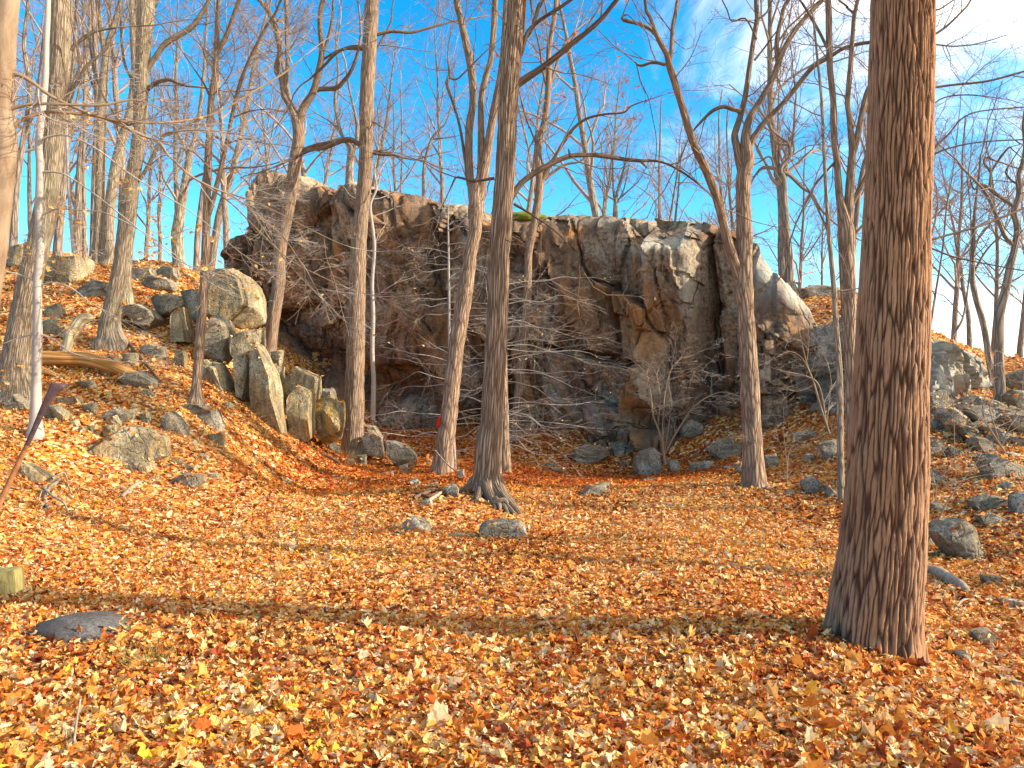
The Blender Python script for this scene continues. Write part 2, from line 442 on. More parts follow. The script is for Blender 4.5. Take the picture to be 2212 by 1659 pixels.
def cliff(name, Pth, zb, ds, mat_, label, seed, amp, cap, features=None, facet=(1.6, 2.4), n_facets=None):
    rg = np.random.default_rng(seed)
    seg = np.linalg.norm(np.diff(Pth[:, :2], axis=0), axis=1); acc = np.concatenate([[0], np.cumsum(seg)])
    S = np.arange(0, acc[-1], ds)
    P = np.stack([np.interp(S, acc, Pth[:, i]) for i in range(3)], -1)
    # soften corners
    def soft(a, w):
        k = np.ones(w) / w
        return np.convolve(np.pad(a, (w // 2, w - 1 - w // 2), 'edge'), k, 'valid')
    w = max(3, int(.6 / ds))
    px, py = soft(P[:, 0], w), soft(P[:, 1], w)
    zt = P[:, 2] + .10 * fbm(np.stack([S * 2.2, 0 * S, 0 * S + seed], -1), 4) + .07 * np.round(2 * fbm(np.stack([S * 1.1, 0 * S, 0 * S + seed + 9], -1), 2))
    t = unit(np.stack([np.gradient(px), np.gradient(py)], -1))
    t = unit(np.stack([soft(t[:, 0], w), soft(t[:, 1], w)], -1))
    n = np.stack([t[:, 1], -t[:, 0]], -1)
    H = float((P[:, 2] - zb).max())
    nv = int(H / ds)
    v = np.linspace(0, 1, nv)
    Sg, Vg = np.meshgrid(S, v)
    Z = zb + (zt[None] - zb) * Vg
    X = np.broadcast_to(px, Z.shape); Y = np.broadcast_to(py, Z.shape)
    # angular blocks
    area = acc[-1] * H
    m = n_facets or int(area / (facet[0] * facet[1]))
    off = np.zeros(Z.size)
    pts = np.stack([Sg.ravel(), Z.ravel()], -1)
    wob = np.stack([fbm(np.stack([pts[:, 0] * 1.1, pts[:, 1] * 1.1, 0 * pts[:, 0] + seed], -1), 4), fbm(np.stack([pts[:, 0] * 1.1, pts[:, 1] * 1.1, 0 * pts[:, 0] + seed + 40], -1), 4)], -1)
    for lev, (mm, aa, tl) in enumerate(((m, amp, .28), (m * 5, amp * .33, .30), (m * 22, amp * .13, .3))):
        sd_ = np.stack([rg.uniform(0, acc[-1], mm), rg.uniform(zb, zb + H, mm)], -1)
        o_ = rg.uniform(-1, 1, mm) * aa
        g_ = rg.normal(0, tl, (mm, 2)) * (1, .7)
        q = pts + wob * (.16, .12, .06)[lev]
        idx = np.zeros(len(q), int); gap = np.zeros(len(q))
        for i in range(0, len(q), 4000):
            dlt = q[i:i + 4000, None] - sd_[None]
            tilt = dlt[..., 0] + .28 * dlt[..., 1]
            dd = np.sqrt(tilt ** 2 * 2.6 + dlt[..., 1] ** 2 * .7)
            idx[i:i + 4000] = np.argmin(dd, 1)
            two = np.partition(dd, 1, 1)[:, :2]; gap[i:i + 4000] = two[:, 1] - two[:, 0]
        off += o_[idx] + ((pts - sd_[idx]) * g_[idx]).sum(-1) * (1, .7, .6)[lev]
        off -= (.16, .07, .03)[lev] * np.exp(-gap / (.06, .045, .03)[lev]) * sstep(-.25, .25, fbm(np.stack([pts[:, 0] * .6, pts[:, 1] * .6, 0 * pts[:, 0] + 60 + lev], -1), 3))
    off = off.reshape(Z.shape)
    fol = fbm(np.stack([(Sg * .95 + Z * .28).ravel() * 4.5, Z.ravel() * .55, 0 * pts[:, 0] + seed], -1), 5).reshape(Z.shape)
    off += .05 * fol + .05 * (np.abs(fol) * 2 - .5) + .035 * fbm(np.stack([pts[:, 0] * 6, pts[:, 1] * 6, 0 * pts[:, 0] + 3], -1), 4).reshape(Z.shape)
    dx = CX + X / Y * F; dy = HZ - (Z - EYE) / Y * F
    attrs = {k: np.zeros(Z.shape) for k in ('pale', 'ochre', 'moss')}
    if features: off = features(dx, dy, Sg, Z, off, attrs)
    top = zt[None] - Z
    off -= .30 * np.clip(1 - top / .55, 0, 1) ** 2
    Xf = X + n[None, :, 0] * off; Yf = Y + n[None, :, 1] * off
    # cap running back over the top
    w5 = int(5.0 / ds)
    nb = unit(np.stack([soft(n[:, 0], w5), soft(n[:, 1], w5)], -1))
    back = np.array([.18, .45, .8, 1.3, 2.0, 2.9, 4.0]) * cap / 4.0
    base_off = off[-1]
    cx_, cy_, cz_ = [], [], []
    for b in back:
        o = base_off * np.clip(1 - b / (cap * .5), 0, 1)
        cx_.append(px + n[:, 0] * o - nb[:, 0] * b); cy_.append(py + n[:, 1] * o - nb[:, 1] * b)
        cz_.append(zt + .10 * np.sin(min(b / cap * 2.2, 1) * math.pi) + .06 * fbm(np.stack([cx_[-1] * 1.5, cy_[-1] * 1.5, 0 * px], -1), 4) - .55 * sstep(.45, 1.0, b / cap))
    V = np.stack([np.concatenate([a.ravel(), np.concatenate(c)]) for a, c in ((Xf, cx_), (Yf, cy_), (Z, cz_))], -1)
    extra = len(back) * len(S)
    at = {k: ('FLOAT', np.concatenate([a.ravel(), np.repeat(a[-1][None], len(back), 0).ravel()])) for k, a in attrs.items()}
    me = mk_mesh(name, V, [grid_faces(nv + len(back), len(S))], at, True, 38)
    return link(name, me, mat_, label=label, cat='cliff' if name == 'cliff' else 'outcrop')

def main_face(dx, dy, S, Z, off, at):
    nz_ = fbm(np.stack([S.ravel() * 2.2, Z.ravel() * .9, 0 * S.ravel()], -1), 4).reshape(S.shape)
    off = off + .75 * sstep(478, 560, dy) * sstep(1330, 1400, dx) * (1 - sstep(1490, 1535, dx)) - .45 * blob(dx, dy, 1410, 495, 90, 32)
    off -= .75 * np.exp(-((dx - 1541 - 5 * nz_ - (dy - 640) * .02) / 5.5) ** 2) * sstep(500, 520, dy) * (1 - sstep(790, 815, dy))
    off += .35 * blob(dx, dy, 1515, 640, 18, 160)
    off -= .45 * np.exp(-((dx - 1193 - (dy - 640) * .12) / 4) ** 2) * sstep(560, 590, dy) * (1 - sstep(690, 700, dy))
    off -= .40 * np.exp(-((dx - 1310 - np.abs(dy - 640) * .22) / 5) ** 2) * sstep(590, 620, dy) * (1 - sstep(770, 785, dy))
    line = 752 + (dx - 1150) * .19 + 10 * nz_
    off += .55 * sstep(-4, 8, dy - line) * sstep(1130, 1150, dx) * (1 - sstep(1340, 1400, dx))
    off -= .35 * np.exp(-((dy - line + 8) / 7) ** 2) * sstep(1140, 1170, dx) * (1 - sstep(1390, 1420, dx))
    off -= 1.0 * blob(dx, dy, 1420, 905, 48, 24) + .9 * blob(dx, dy, 1005, 915, 34, 30) + .7 * blob(dx, dy, 850, 840, 60, 26) + .7 * blob(dx, dy, 690, 790, 90, 40)
    off += .35 * sstep(1600, 1640, dx) * sstep(540, 640, dy)
    off = off - sstep(1615, 1650, dx) * (1 - sstep(680, 720, dy)) * (off - .35) * .65
    k = .75 + .5 * nz_
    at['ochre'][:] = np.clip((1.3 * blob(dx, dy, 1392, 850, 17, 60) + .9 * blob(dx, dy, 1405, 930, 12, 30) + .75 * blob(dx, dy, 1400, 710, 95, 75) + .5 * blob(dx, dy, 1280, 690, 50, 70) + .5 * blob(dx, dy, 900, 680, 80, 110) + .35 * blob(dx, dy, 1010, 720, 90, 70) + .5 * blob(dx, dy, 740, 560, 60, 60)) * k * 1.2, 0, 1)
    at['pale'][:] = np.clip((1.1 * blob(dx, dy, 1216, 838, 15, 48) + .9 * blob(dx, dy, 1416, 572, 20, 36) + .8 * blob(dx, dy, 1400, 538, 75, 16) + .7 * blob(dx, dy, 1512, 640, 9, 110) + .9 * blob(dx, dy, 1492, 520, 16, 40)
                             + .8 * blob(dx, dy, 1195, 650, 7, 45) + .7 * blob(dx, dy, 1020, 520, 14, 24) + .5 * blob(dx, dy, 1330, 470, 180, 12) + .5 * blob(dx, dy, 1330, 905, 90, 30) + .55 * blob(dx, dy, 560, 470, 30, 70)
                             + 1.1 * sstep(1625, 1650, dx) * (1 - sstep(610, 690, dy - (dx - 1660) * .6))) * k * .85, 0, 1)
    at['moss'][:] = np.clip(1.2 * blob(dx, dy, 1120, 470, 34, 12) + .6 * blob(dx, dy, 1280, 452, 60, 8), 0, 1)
    return off

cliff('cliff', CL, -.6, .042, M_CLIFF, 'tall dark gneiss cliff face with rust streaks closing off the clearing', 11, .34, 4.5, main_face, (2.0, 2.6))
def ledge_face(dx, dy, S, Z, off, at):
    at['pale'][:] = sstep(1960, 2010, dx) * .55 * (1 - sstep(830, 860, dy))
    off = off - .6 * blob(dx, dy, 1900, 850, 60, 25) - .5 * blob(dx, dy, 1790, 830, 30, 40)
    off -= .5 * sstep(0, 1, (1.9 - Z)) * 0
    return off
cliff('rock_outcrop', RL, -.6, .05, M_LEDGE, 'low rounded grey outcrop behind the big furrowed trunk', 23, .30, 2.6, ledge_face, (1.0, 1.2))

# ---------------------------------------------------------------- rocks
_ICO = {}
def ico(lv):
    if lv not in _ICO:
        bm = bmesh.new()
        bmesh.ops.create_icosphere(bm, subdivisions=lv, radius=1)
        bm.verts.ensure_lookup_table()
        _ICO[lv] = (np.array([v.co[:] for v in bm.verts]), np.array([[v.index for v in f.verts] for f in bm.faces]))
        bm.free()
    return _ICO[lv]
def hull2(p):
    p = sorted(map(tuple, p))
    def half(q):
        h = []
        for c in q:
            while len(h) > 1 and (h[-1][0] - h[-2][0]) * (c[1] - h[-2][1]) - (h[-1][1] - h[-2][1]) * (c[0] - h[-2][0]) <= 0: h.pop()
            h.append(c)
        return h
    a, b = half(p), half(p[::-1])
    return np.array(a[:-1] + b[:-1])

_rk = [100]
ROCK_TOPS = []
def rock(label, pts, m=None, name='boulder', cat='rock', group=None, d=None, thick=None, lv=4, noise=.05, bury=.30, lean=0.0, fac=.24):
    _rk[0] += 1
    rg = np.random.default_rng(_rk[0])
    p = np.array([q[:2] for q in pts], float)
    lo, hi = p.min(0), p.max(0)
    if d is None:
        hp = hull2(p)
        edge = []
        for i in range(len(hp)):
            a, b = hp[i], hp[(i + 1) % len(hp)]
            for t in (0, .5):
                c_ = a + (b - a) * t
                if c_[1] > lo[1] + .45 * (hi[1] - lo[1]): edge.append(c_)
        d = min(hit(c_[0] * .85 + .15 * p[:, 0].mean(), c_[1] - 1) for c_ in edge)
    wid = (hi[0] - lo[0]) / F * d; hei = (hi[1] - lo[1]) / F * d
    th = thick or max(min(wid, 1.6 * hei) * .8, .5 * min(wid, hei) + .1, .42 * wid)
    dc = d + th * .42
    q = np.stack([(p[:, 0] - CX) / F * dc, EYE + (HZ - p[:, 1]) / F * dc], -1)
    c = q.mean(0)
    q = q - c
    low = q[:, 1] < q[:, 1].min() + .3 * (q[:, 1].max() - q[:, 1].min())
    q[low, 1] -= bury * (q[:, 1].max() - q[:, 1].min()) + .04
    h = hull2(q)
    planes = []
    for i in range(len(h)):
        a, b = h[i], h[(i + 1) % len(h)]
        e = b - a
        if np.hypot(*e) < 1e-4: continue
        n2 = np.array([e[1], -e[0]]) / np.hypot(*e)
        for s in (-1, 1):
            t = rg.uniform(.03, .24) * s
            n = unit(np.array([n2[0], t, n2[1]]))
            planes.append((n, float(n[0] * a[0] + n[2] * a[1])))
    for s, k in ((-1, 3), (1, 2)):
        for _ in range(k):
            n = unit(np.array([rg.normal(0, fac), s, rg.normal(.12, fac)]))
            planes.append((n, th * .5 * rg.uniform(.86, 1.05)))
    for _ in range(9 if lv > 3 else 5):
        n = unit(rg.normal(0, 1, 3)); planes.append((n, float(np.linalg.norm(n * (wid * .5, th * .5, hei * .5)) * rg.uniform(1.02, 1.3))))
    v0, fc = ico(lv)
    v = v0 * (wid * .95, th * .95, hei * .95)
    for _ in range(9):
        for n, o in planes:
            dd = np.maximum(v @ n - o, 0)
            v = v - dd[:, None] * n
    sz = min(wid, hei, th)
    g = v + c[0] * 3.1 + _rk[0]
    disp = fbm(g * (3.0 / max(sz, .1)), 4)[:, None] * noise * sz + fbm(g * (1, 1, .3) * (11 / max(sz, .1)), 3)[:, None] * noise * .8 * sz
    v = v + unit(v) * disp
    loc = np.array([c[0], dc, c[1]])
    if m is not M_ROCKD: ROCK_TOPS.append((v[v[:, 2] > .25 * v[:, 2].max()] + loc, wid * th))
    if lean: v[:, 1] += lean * v[:, 2]
    return link(name, mk_mesh(name, v, [fc], None, True, 28), m or M_ROCK, loc=loc, label=label, cat=cat, group=group)

R = rock
# the tumbled blocks under the left end of the cliff
R('big square sunlit block topping the tumbled pile, orange streak on its face', r4([(1250, 150), (1320, 112), (1430, 118), (1530, 180), (1572, 300), (1582, 465), (1400, 440), (1260, 385)]), M_ROCK, d=15.6, thick=1.3, lv=5, noise=.03, bury=.05, fac=.07)
R('dark wedge rock directly beneath the big square block', r4([(1235, 480), (1290, 400), (1380, 418), (1420, 500), (1400, 645), (1300, 605), (1232, 605)]), M_ROCKG, d=15.0, thick=.9)
R('pale angular rock between the square block and the long leaning slab', r4([(1400, 520), (1480, 485), (1592, 470), (1592, 560), (1530, 620), (1420, 640)]), M_ROCK, d=14.9, thick=.7)
R('narrow upright wedge rock propped against the long leaning slab', r4([(1415, 650), (1520, 600), (1534, 760), (1490, 865), (1438, 800)]), M_ROCK, d=14.5, thick=.6)
R('long slab leaning steeply down the tumbled pile', r4([(1530, 570), (1580, 570), (1680, 780), (1730, 980), (1722, 1065), (1640, 1015), (1520, 975), (1518, 760)]), M_ROCK, d=14.2, thick=.7, lv=5, noise=.06)
R('bulky rounded block right of the long leaning slab', r4([(1710, 790), (1790, 700), (1920, 765), (1925, 860), (1890, 930), (1740, 930), (1698, 850)]), M_ROCK, d=15.0, thick=.9)
R('split upright block beneath the bulky rounded block', r4([(1740, 920), (1800, 800), (1900, 850), (1905, 1100), (1860, 1125), (1750, 1050)]), M_ROCK, d=14.7, thick=.8)
R('upright block with a bright ochre yellow face at the foot of the pile', r4([(1898, 905), (1990, 888), (2080, 920), (2082, 1060), (2040, 1142), (1960, 1122), (1900, 1045)]), M_ROCKO, d=15.2, thick=.7)
R('thin pale flake standing behind the long leaning slab', r4([(1640, 612), (1712, 598), (1692, 682), (1638, 690)]), M_ROCK, d=15.6, thick=.3)
R('lumpy small block above the bulky rounded block', r4([(1636, 690), (1718, 700), (1704, 785), (1650, 765)]), M_ROCK, d=15.4, thick=.5)
R('brownish cap rock behind the ochre faced block', r4([(1925, 832), (2020, 835), (2042, 890), (1930, 890)]), M_ROCKG, d=16.2, thick=.6)
R('thin bedded ledge with upright cracks right of the slim twin stem tree', r4([(1228, 655), (1340, 690), (1385, 800), (1470, 890), (1500, 960), (1400, 905), (1260, 890), (1205, 825)]), M_ROCK, d=14.3, thick=1.0, lv=5, noise=.10)
R('shadowed block tucked behind the slim twin stem tree', r4([(1090, 250), (1180, 235), (1245, 330), (1232, 440), (1120, 335)]), M_ROCKG, d=16.2)
R('brown topped boulder left of the slim twin stem tree, highest of three', r4([(915, 290), (1000, 258), (1100, 278), (1122, 340), (1000, 392), (938, 350)]), M_ROCKG, d=16.0)
R('tall pale faced block below the brown topped boulder', r4([(1045, 385), (1120, 345), (1165, 500), (1140, 552), (1050, 505)]), M_ROCK, d=15.4, thick=.6)
R('broad flat boulder beside the roots of the forked limb tree', r4([(712, 352), (860, 328), (950, 368), (985, 425), (920, 468), (800, 425)]), M_ROCKG, d=15.6, thick=1.0)
# on the crest of the left slope
R('brown rounded boulder perched on the crest against blue sky', r4([(945, 130), (1000, 93), (1070, 108), (1095, 172), (1000, 186)]), M_ROCKG)
R('low dark rock just under the perched crest boulder', r4([(855, 200), (930, 150), (1040, 180), (1080, 240), (920, 248)]), M_ROCKG)
R('wide low crest rock left of the perched boulder', r4([(775, 112), (930, 104), (940, 165), (800, 186)]), M_ROCKG)
R('sloping grey slab on the crest left of the forked limb tree', r4([(470, 245), (560, 178), (660, 200), (650, 270), (480, 275)]), M_ROCKG)
R('large greenish outcrop block on the left crest behind the beech twigs', r4([(285, 140), (350, 45), (520, 45), (545, 180), (400, 215), (300, 190)]), M_ROCK, d=18.6, thick=1.0)
R('mossy lump of rock on the crest beside the beech stem', r4([(60, -20), (150, -40), (165, 80), (80, 110)]), M_ROCK, d=20.5)
R('pale weathered rock in the leaves above the fallen log', r4([(250, 430), (330, 410), (390, 470), (370, 520), (260, 510)]), M_ROCK)
R('rounded mossy rock above the leaning log stump', r4([(280, 340), (370, 325), (410, 385), (340, 410), (285, 395)]), M_ROCK)
# middle of the left slope
R('dark layered ledge poking from the leaves in midslope', r4([(850, 585), (900, 560), (1000, 590), (1020, 640), (940, 652), (860, 625)]), M_ROCKG)
R('squarish block in the leaves left of the slim twin stem tree', r4([(1060, 600), (1130, 618), (1122, 722), (1050, 685)]), M_ROCK)
R('pale rock half sunk above the log end', r4([(595, 642), (700, 630), (752, 690), (660, 712)]), M_ROCKG)
R('flat topped rock right of the pale half sunk one', r4([(738, 622), (830, 618), (835, 690), (770, 692)]), M_ROCK)
R('large tilted grey slab under the tip of the fallen log', r4([(715, 752), (850, 728), (962, 790), (942, 856), (830, 832)]), M_ROCKG)
R('green tinged slab lying below the fallen log', r4([(335, 892), (480, 880), (515, 930), (380, 936)]), M_ROCK)
R('dark bluish flat stone under the fallen log', r4([(450, 792), (560, 788), (625, 838), (520, 842)]), M_ROCKG)
R('rough pale slab right of the white beech stem', r4([(272, 935), (350, 930), (432, 1000), (400, 1042), (300, 1032)]), M_ROCK)
R('dark grey boulder at the foot of the leaning thick trunk', r4([(36, 892), (110, 862), (182, 930), (182, 980), (60, 965)]), M_ROCKG)
R('slim brown stone in the leaves above the stacked stones', r4([(500, 930), (580, 920), (600, 975), (530, 985)]), M_ROCK, lv=3)
# the pile around the big boulder
R('big rounded boulder with pale top overhanging a dark hollow', r4([(590, 1190), (640, 1142), (735, 1112), (760, 1062), (820, 1056), (900, 1072), (1000, 1130), (1012, 1222), (930, 1270), (700, 1268), (630, 1232)]), M_ROCK, lv=5, noise=.045, bury=.02, d=10.75)
R('wedge stone holding up the big rounded boulder', r4([(735, 1305), (820, 1268), (920, 1280), (932, 1325), (860, 1372), (760, 1335)]), M_ROCK, d=10.6)
R('small tan stone at the lower corner of the wedge stone', r4([(880, 1372), (970, 1380), (945, 1402), (890, 1396)]), M_ROCK, lv=3)
R('flat grey stone lying alone below the big rounded boulder', r4([(1058, 1372), (1120, 1344), (1240, 1358), (1242, 1412), (1070, 1420)]), M_ROCKG)
R('topmost brown stone of the small stack behind the big rounded boulder', r4([(640, 972), (720, 948), (775, 1000), (740, 1032), (650, 1022)]), M_ROCKG, d=11.6)
R('triangular stone second in the small stack', r4([(656, 1020), (700, 998), (745, 1042), (660, 1055)]), M_ROCK, d=11.4)
R('pale round stone beside the small stack', r4([(752, 962), (820, 958), (824, 1010), (770, 1022)]), M_ROCK, d=11.8)
R('squared tan block lowest in the small stack', r4([(628, 1058), (712, 1048), (722, 1108), (640, 1112)]), M_ROCK, d=11.1)
R('white faced stone right of the small stack', r4([(835, 992), (900, 978), (932, 1042), (880, 1055)]), M_ROCK)
R('whitish pointed rock on the slope between two bigger rocks', r4([(985, 1015), (1040, 968), (1100, 1030), (1182, 1110), (1110, 1132), (1020, 1085)]), M_ROCKG)
R('long layered rock below the slim twin stem tree', r4([(1095, 935), (1200, 918), (1310, 958), (1385, 1090), (1360, 1122), (1250, 1052), (1110, 985)]), M_ROCKG, lv=5, noise=.09)
R('tan foot stone at the lower end of the long layered rock', r4([(1258, 1112), (1360, 1098), (1342, 1192), (1270, 1155)]), M_ROCK)
for lab, q in (('small buff stone left of the big rounded boulder, touching it', [(515, 1182), (580, 1170), (605, 1232), (540, 1215)]),
               ('small pale stone leaning on the boulder\'s right shoulder', [(895, 1092), (950, 1080), (985, 1112), (920, 1122)]),
               ('upright yellowish stone left of the small stack', [(428, 1032), (470, 1018), (495, 1062), (450, 1074)]),
               ('narrow tan stone just below the upright yellowish one', [(480, 1070), (515, 1062), (528, 1112), (500, 1120)]),
               ('dark orange stone between the yellowish stone and the stack', [(520, 1062), (570, 1055), (575, 1102), (530, 1112)]),
               ('flat pale stone right of the big rounded boulder', [(1135, 1152), (1180, 1148), (1215, 1200), (1170, 1192)]),
               ('low white stone down the slope from the flat pale one', [(1186, 1222), (1260, 1238), (1275, 1282), (1200, 1262)]),
               ('little grey stone above the lone flat grey stone', [(1110, 1292), (1180, 1298), (1204, 1330), (1120, 1332)]),
               ('tan stone chip right of the lone flat grey stone', [(1250, 1340), (1330, 1348), (1312, 1382), (1250, 1372)]),
               ('mossy yellow green stone beside the wedge stone', [(1030, 1262), (1100, 1255), (1108, 1288), (1040, 1300)])):
    R(lab, r4(q), M_ROCK, 'stone', 'stone', 'loose stones around the big boulder', lv=3)
R('olive green rock sunk in leaves behind the bent brown stick', r4([(122, 1320), (180, 1280), (300, 1360), (315, 1432), (200, 1375)]), M_ROCK, 'boulder')
# foot of the straight furrowed tree
R('rounded grey boulder right of the straight furrowed trunk', r5([(228, 1120), (290, 1090), (350, 1130), (362, 1212), (290, 1222), (230, 1190)]), M_ROCKG, d=16.2)
R('long brown block with a pale end right of the straight furrowed trunk', r5([(360, 1145), (420, 1150), (520, 1190), (562, 1242), (540, 1292), (460, 1282), (370, 1225)]), M_ROCKG, d=15.6)
R('thin slab lying over the two boulders by the straight furrowed trunk', r5([(235, 1050), (300, 1060), (365, 1112), (345, 1136), (260, 1090)]), M_ROCKG, d=17.0)
R('small grey rock left of the straight furrowed trunk', r5([(18, 1172), (60, 1158), (102, 1192), (80, 1222), (30, 1212)]), M_ROCKG)
for lab, q in (('dark flat stone at the roots of the straight furrowed trunk', [(118, 1262), (170, 1255), (215, 1300), (140, 1292)]),
               ('upright dark stone at the roots of the straight furrowed trunk', [(195, 1240), (250, 1232), (252, 1298), (205, 1300)]),
               ('pale low stone among leaves between the trunk and the mound', [(440, 1302), (500, 1288), (492, 1332)]),
               ('grey round stone beside the pale low stone', [(456, 1335), (520, 1312), (528, 1352), (460, 1356)]),
               ('buff stone half buried behind the mound', [(345, 1345), (410, 1330), (425, 1362), (350, 1368)]),
               ('whitish stone tucked between the leaning and the shaggy trunks', [(795, 1325), (840, 1320), (845, 1375), (800, 1385)])):
    R(lab, r5(q), M_ROCKG, 'stone', 'stone', 'loose stones between the middle trunks', lv=3)
for lab, q in (('block shaped stone on the edge of the root mound', [(722, 1422), (780, 1408), (812, 1440), (802, 1492), (740, 1482)]),
               ('grey pointed stone near the top of the root mound', [(605, 1418), (680, 1396), (695, 1432), (620, 1440)]),
               ('dark rock left on the crown of the root mound', [(508, 1395), (560, 1380), (592, 1412), (540, 1432)]),
               ('flat dark stone low in the root mound', [(562, 1512), (640, 1498), (650, 1530), (580, 1545)])):
    R(lab, r5(q), M_ROCKG, 'stone', 'stone', 'stones in the root mound', lv=3)
R('smooth egg shaped stone left in the open leaves before the mound', [(869, 1130), (885, 1116), (905, 1113), (928, 1128), (937, 1156), (880, 1149)], M_ROCKG, 'stone', 'stone')
R('blocky flat topped stone in the open leaves below the big roots', [(1035, 1137), (1052, 1124), (1085, 1120), (1122, 1124), (1138, 1142), (1140, 1168), (1040, 1166)], M_ROCKG, 'stone', 'stone')
R('thin dark stone lying between the egg shaped and blocky stones', [(958, 1157), (985, 1150), (1030, 1156), (1030, 1166), (965, 1164)], M_ROCKG, 'stone', 'stone', lv=3)
# foot of the cliff
R('pale elongated stone lying alone on the path before the cliff', [(1233, 1072), (1262, 1055), (1300, 1042), (1322, 1041), (1312, 1056), (1270, 1071)], M_ROCKG, 'stone', 'stone', lv=4)
R('squat pale boulder in shade, largest block before the cliff foot', r5([(1860, 1250), (1895, 1212), (1980, 1190), (2022, 1232), (2034, 1340), (1910, 1366), (1862, 1335)]), M_ROCKG)
R('broad grey boulder against the cliff foot, left of the squat one', r5([(1492, 1200), (1580, 1168), (1710, 1190), (1722, 1240), (1600, 1262), (1500, 1284)]), M_ROCKG)
R('flat rock resting at the cliff foot behind the squat pale boulder', r5([(1700, 1160), (1850, 1142), (1910, 1200), (1760, 1212)]), M_ROCKG)
R('low stone filling the gap beside the squat pale boulder', r5([(1736, 1212), (1805, 1208), (1808, 1252), (1740, 1256)]), M_ROCKG, lv=3)
R('rounded stone just right of the squat pale boulder', r6([(108, 1252), (160, 1238), (192, 1302), (120, 1314)]), M_ROCKG)
R('brown lump of rock in shade left of the bent fork tree', r6([(325, 1175), (400, 1118), (470, 1098), (542, 1145), (545, 1212), (410, 1206)]), M_ROCKG)
R('grey rock behind the shrub at the cliff foot', r6([(188, 1045), (240, 998), (312, 1028), (314, 1102), (200, 1114)]), M_ROCKG)
R('long low rock in shade before the brown lump', r6([(228, 1262), (350, 1244), (405, 1280), (240, 1298)]), M_ROCKG)
R('pale angular stone touching the bent fork tree on its left', r6([(498, 1262), (555, 1248), (572, 1325), (508, 1305)]), M_ROCKG)
R('brown stone just right of the bent fork tree', r6([(676, 1222), (740, 1198), (765, 1262), (700, 1296)]), M_ROCKG)
R('angular grey rock in leaves halfway to the big trunk', r6([(880, 1365), (960, 1338), (1022, 1390), (1025, 1445), (940, 1440)]), M_ROCKG)
R('pale chip of rock leaning against the pale sapling', r6([(1048, 1388), (1100, 1430), (1114, 1472), (1040, 1452)]), M_ROCKG)
R('flat grey ledge high in the shaded leaves right of the bent fork tree', r6([(845, 1085), (960, 1058), (1010, 1100), (880, 1116)]), M_ROCKG)
R('square grey block left of the pale sapling', r6([(995, 1145), (1112, 1118), (1114, 1222), (1015, 1206)]), M_ROCKG)
R('small flat bluish stone alone in the sunlit leaves', [(1685, 1177), (1700, 1174), (1716, 1184), (1692, 1189)], M_ROCKG, 'stone', 'stone', lv=3)
# right slope
R('large pale slab with slanting bands right of the big trunk', [(2003, 1146), (2030, 1124), (2064, 1117), (2092, 1130), (2122, 1200), (2084, 1212), (2036, 1182)], M_ROCKG, lv=5, noise=.05)
R('dark stone between the big trunk and the pale banded slab', [(1985, 1150), (2008, 1146), (2020, 1176), (1990, 1184)], M_ROCKG, lv=3)
R('long flat rock with a shadowed underside right of the big trunk', r6([(1880, 1478), (1980, 1440), (2100, 1465), (2100, 1520), (1960, 1552), (1895, 1515)]), M_ROCKG)
R('broad mossy rock on the upper right slope', r6([(1935, 1245), (2000, 1200), (2100, 1255), (2240, 1290), (2200, 1345), (2000, 1322)]), M_ROCKG)
R('dark rounded boulder cut by the frame edge, right slope', r6([(2140, 1450), (2212, 1425), (2280, 1470), (2270, 1550), (2140, 1520)]), M_ROCKG)
R('sloping grey slab beside the big trunk, upper of two', r6([(1600, 1278), (1680, 1298), (1745, 1362), (1640, 1402), (1596, 1360)]), M_ROCKG)
R('pale flat slab beside the big trunk, lower of two', r6([(1640, 1492), (1700, 1478), (1795, 1542), (1660, 1552)]), M_ROCKG)
R('jagged flat stone under the long flat rock', r6([(1925, 1565), (2010, 1548), (2105, 1592), (2060, 1622), (1960, 1600)]), M_ROCKG)
R('dark half buried rock at the edge of the right slope', [(2117, 1240), (2155, 1242), (2184, 1264), (2130, 1266)], M_ROCKG)
R('flat pale stone sunk in leaves, right foreground', [(2096, 1363), (2134, 1357), (2188, 1384), (2165, 1394), (2110, 1386)], M_ROCKG)
R('smaller grey stone just left of the flat pale stone', [(2040, 1369), (2062, 1362), (2084, 1384), (2056, 1388)], M_ROCKG, lv=3)
R('tilted grey stone below the flat pale stone', [(2060, 1408), (2084, 1404), (2106, 1426), (2080, 1432)], M_ROCKG, lv=3)
R('flat grey stone at the frame edge in the right foreground', [(2158, 1458), (2190, 1462), (2240, 1486), (2180, 1486)], M_ROCKG, lv=3)
R('dark hump of rock at the frame edge on the right slope', [(2160, 1290), (2212, 1298), (2240, 1318), (2170, 1318)], M_ROCKG)
R('jumble block under the rounded outcrop, sunlit top edge', r6([(1640, 850), (1740, 830), (1780, 920), (1700, 960), (1630, 930)]), M_ROCKG, d=13.2)
R('tilted bedded block under the rounded outcrop', r6([(1780, 950), (1860, 900), (2010, 1060), (1960, 1130), (1820, 1090)]), M_ROCKG, d=12.8, lv=5, noise=.09)
R('shaded block left of the tilted bedded block', r6([(1630, 1010), (1760, 980), (1800, 1080), (1700, 1120), (1620, 1090)]), M_ROCKG, d=12.6)
R('rough rock rising at the frame edge behind the bare shrub', r6([(2040, 1000), (2120, 940), (2230, 1000), (2230, 1120), (2100, 1110)]), M_ROCKG, d=13.4)
R('grey crag at the frame edge beside the twin thin trunks', r6([(2090, 740), (2212, 700), (2290, 760), (2280, 880), (2110, 840)]), M_ROCKG, d=15.2)
R('grey crag on the skyline right of the cliff', r6([(795, 200), (850, 180), (890, 270), (860, 300), (800, 260)]), M_ROCK, d=20.5)
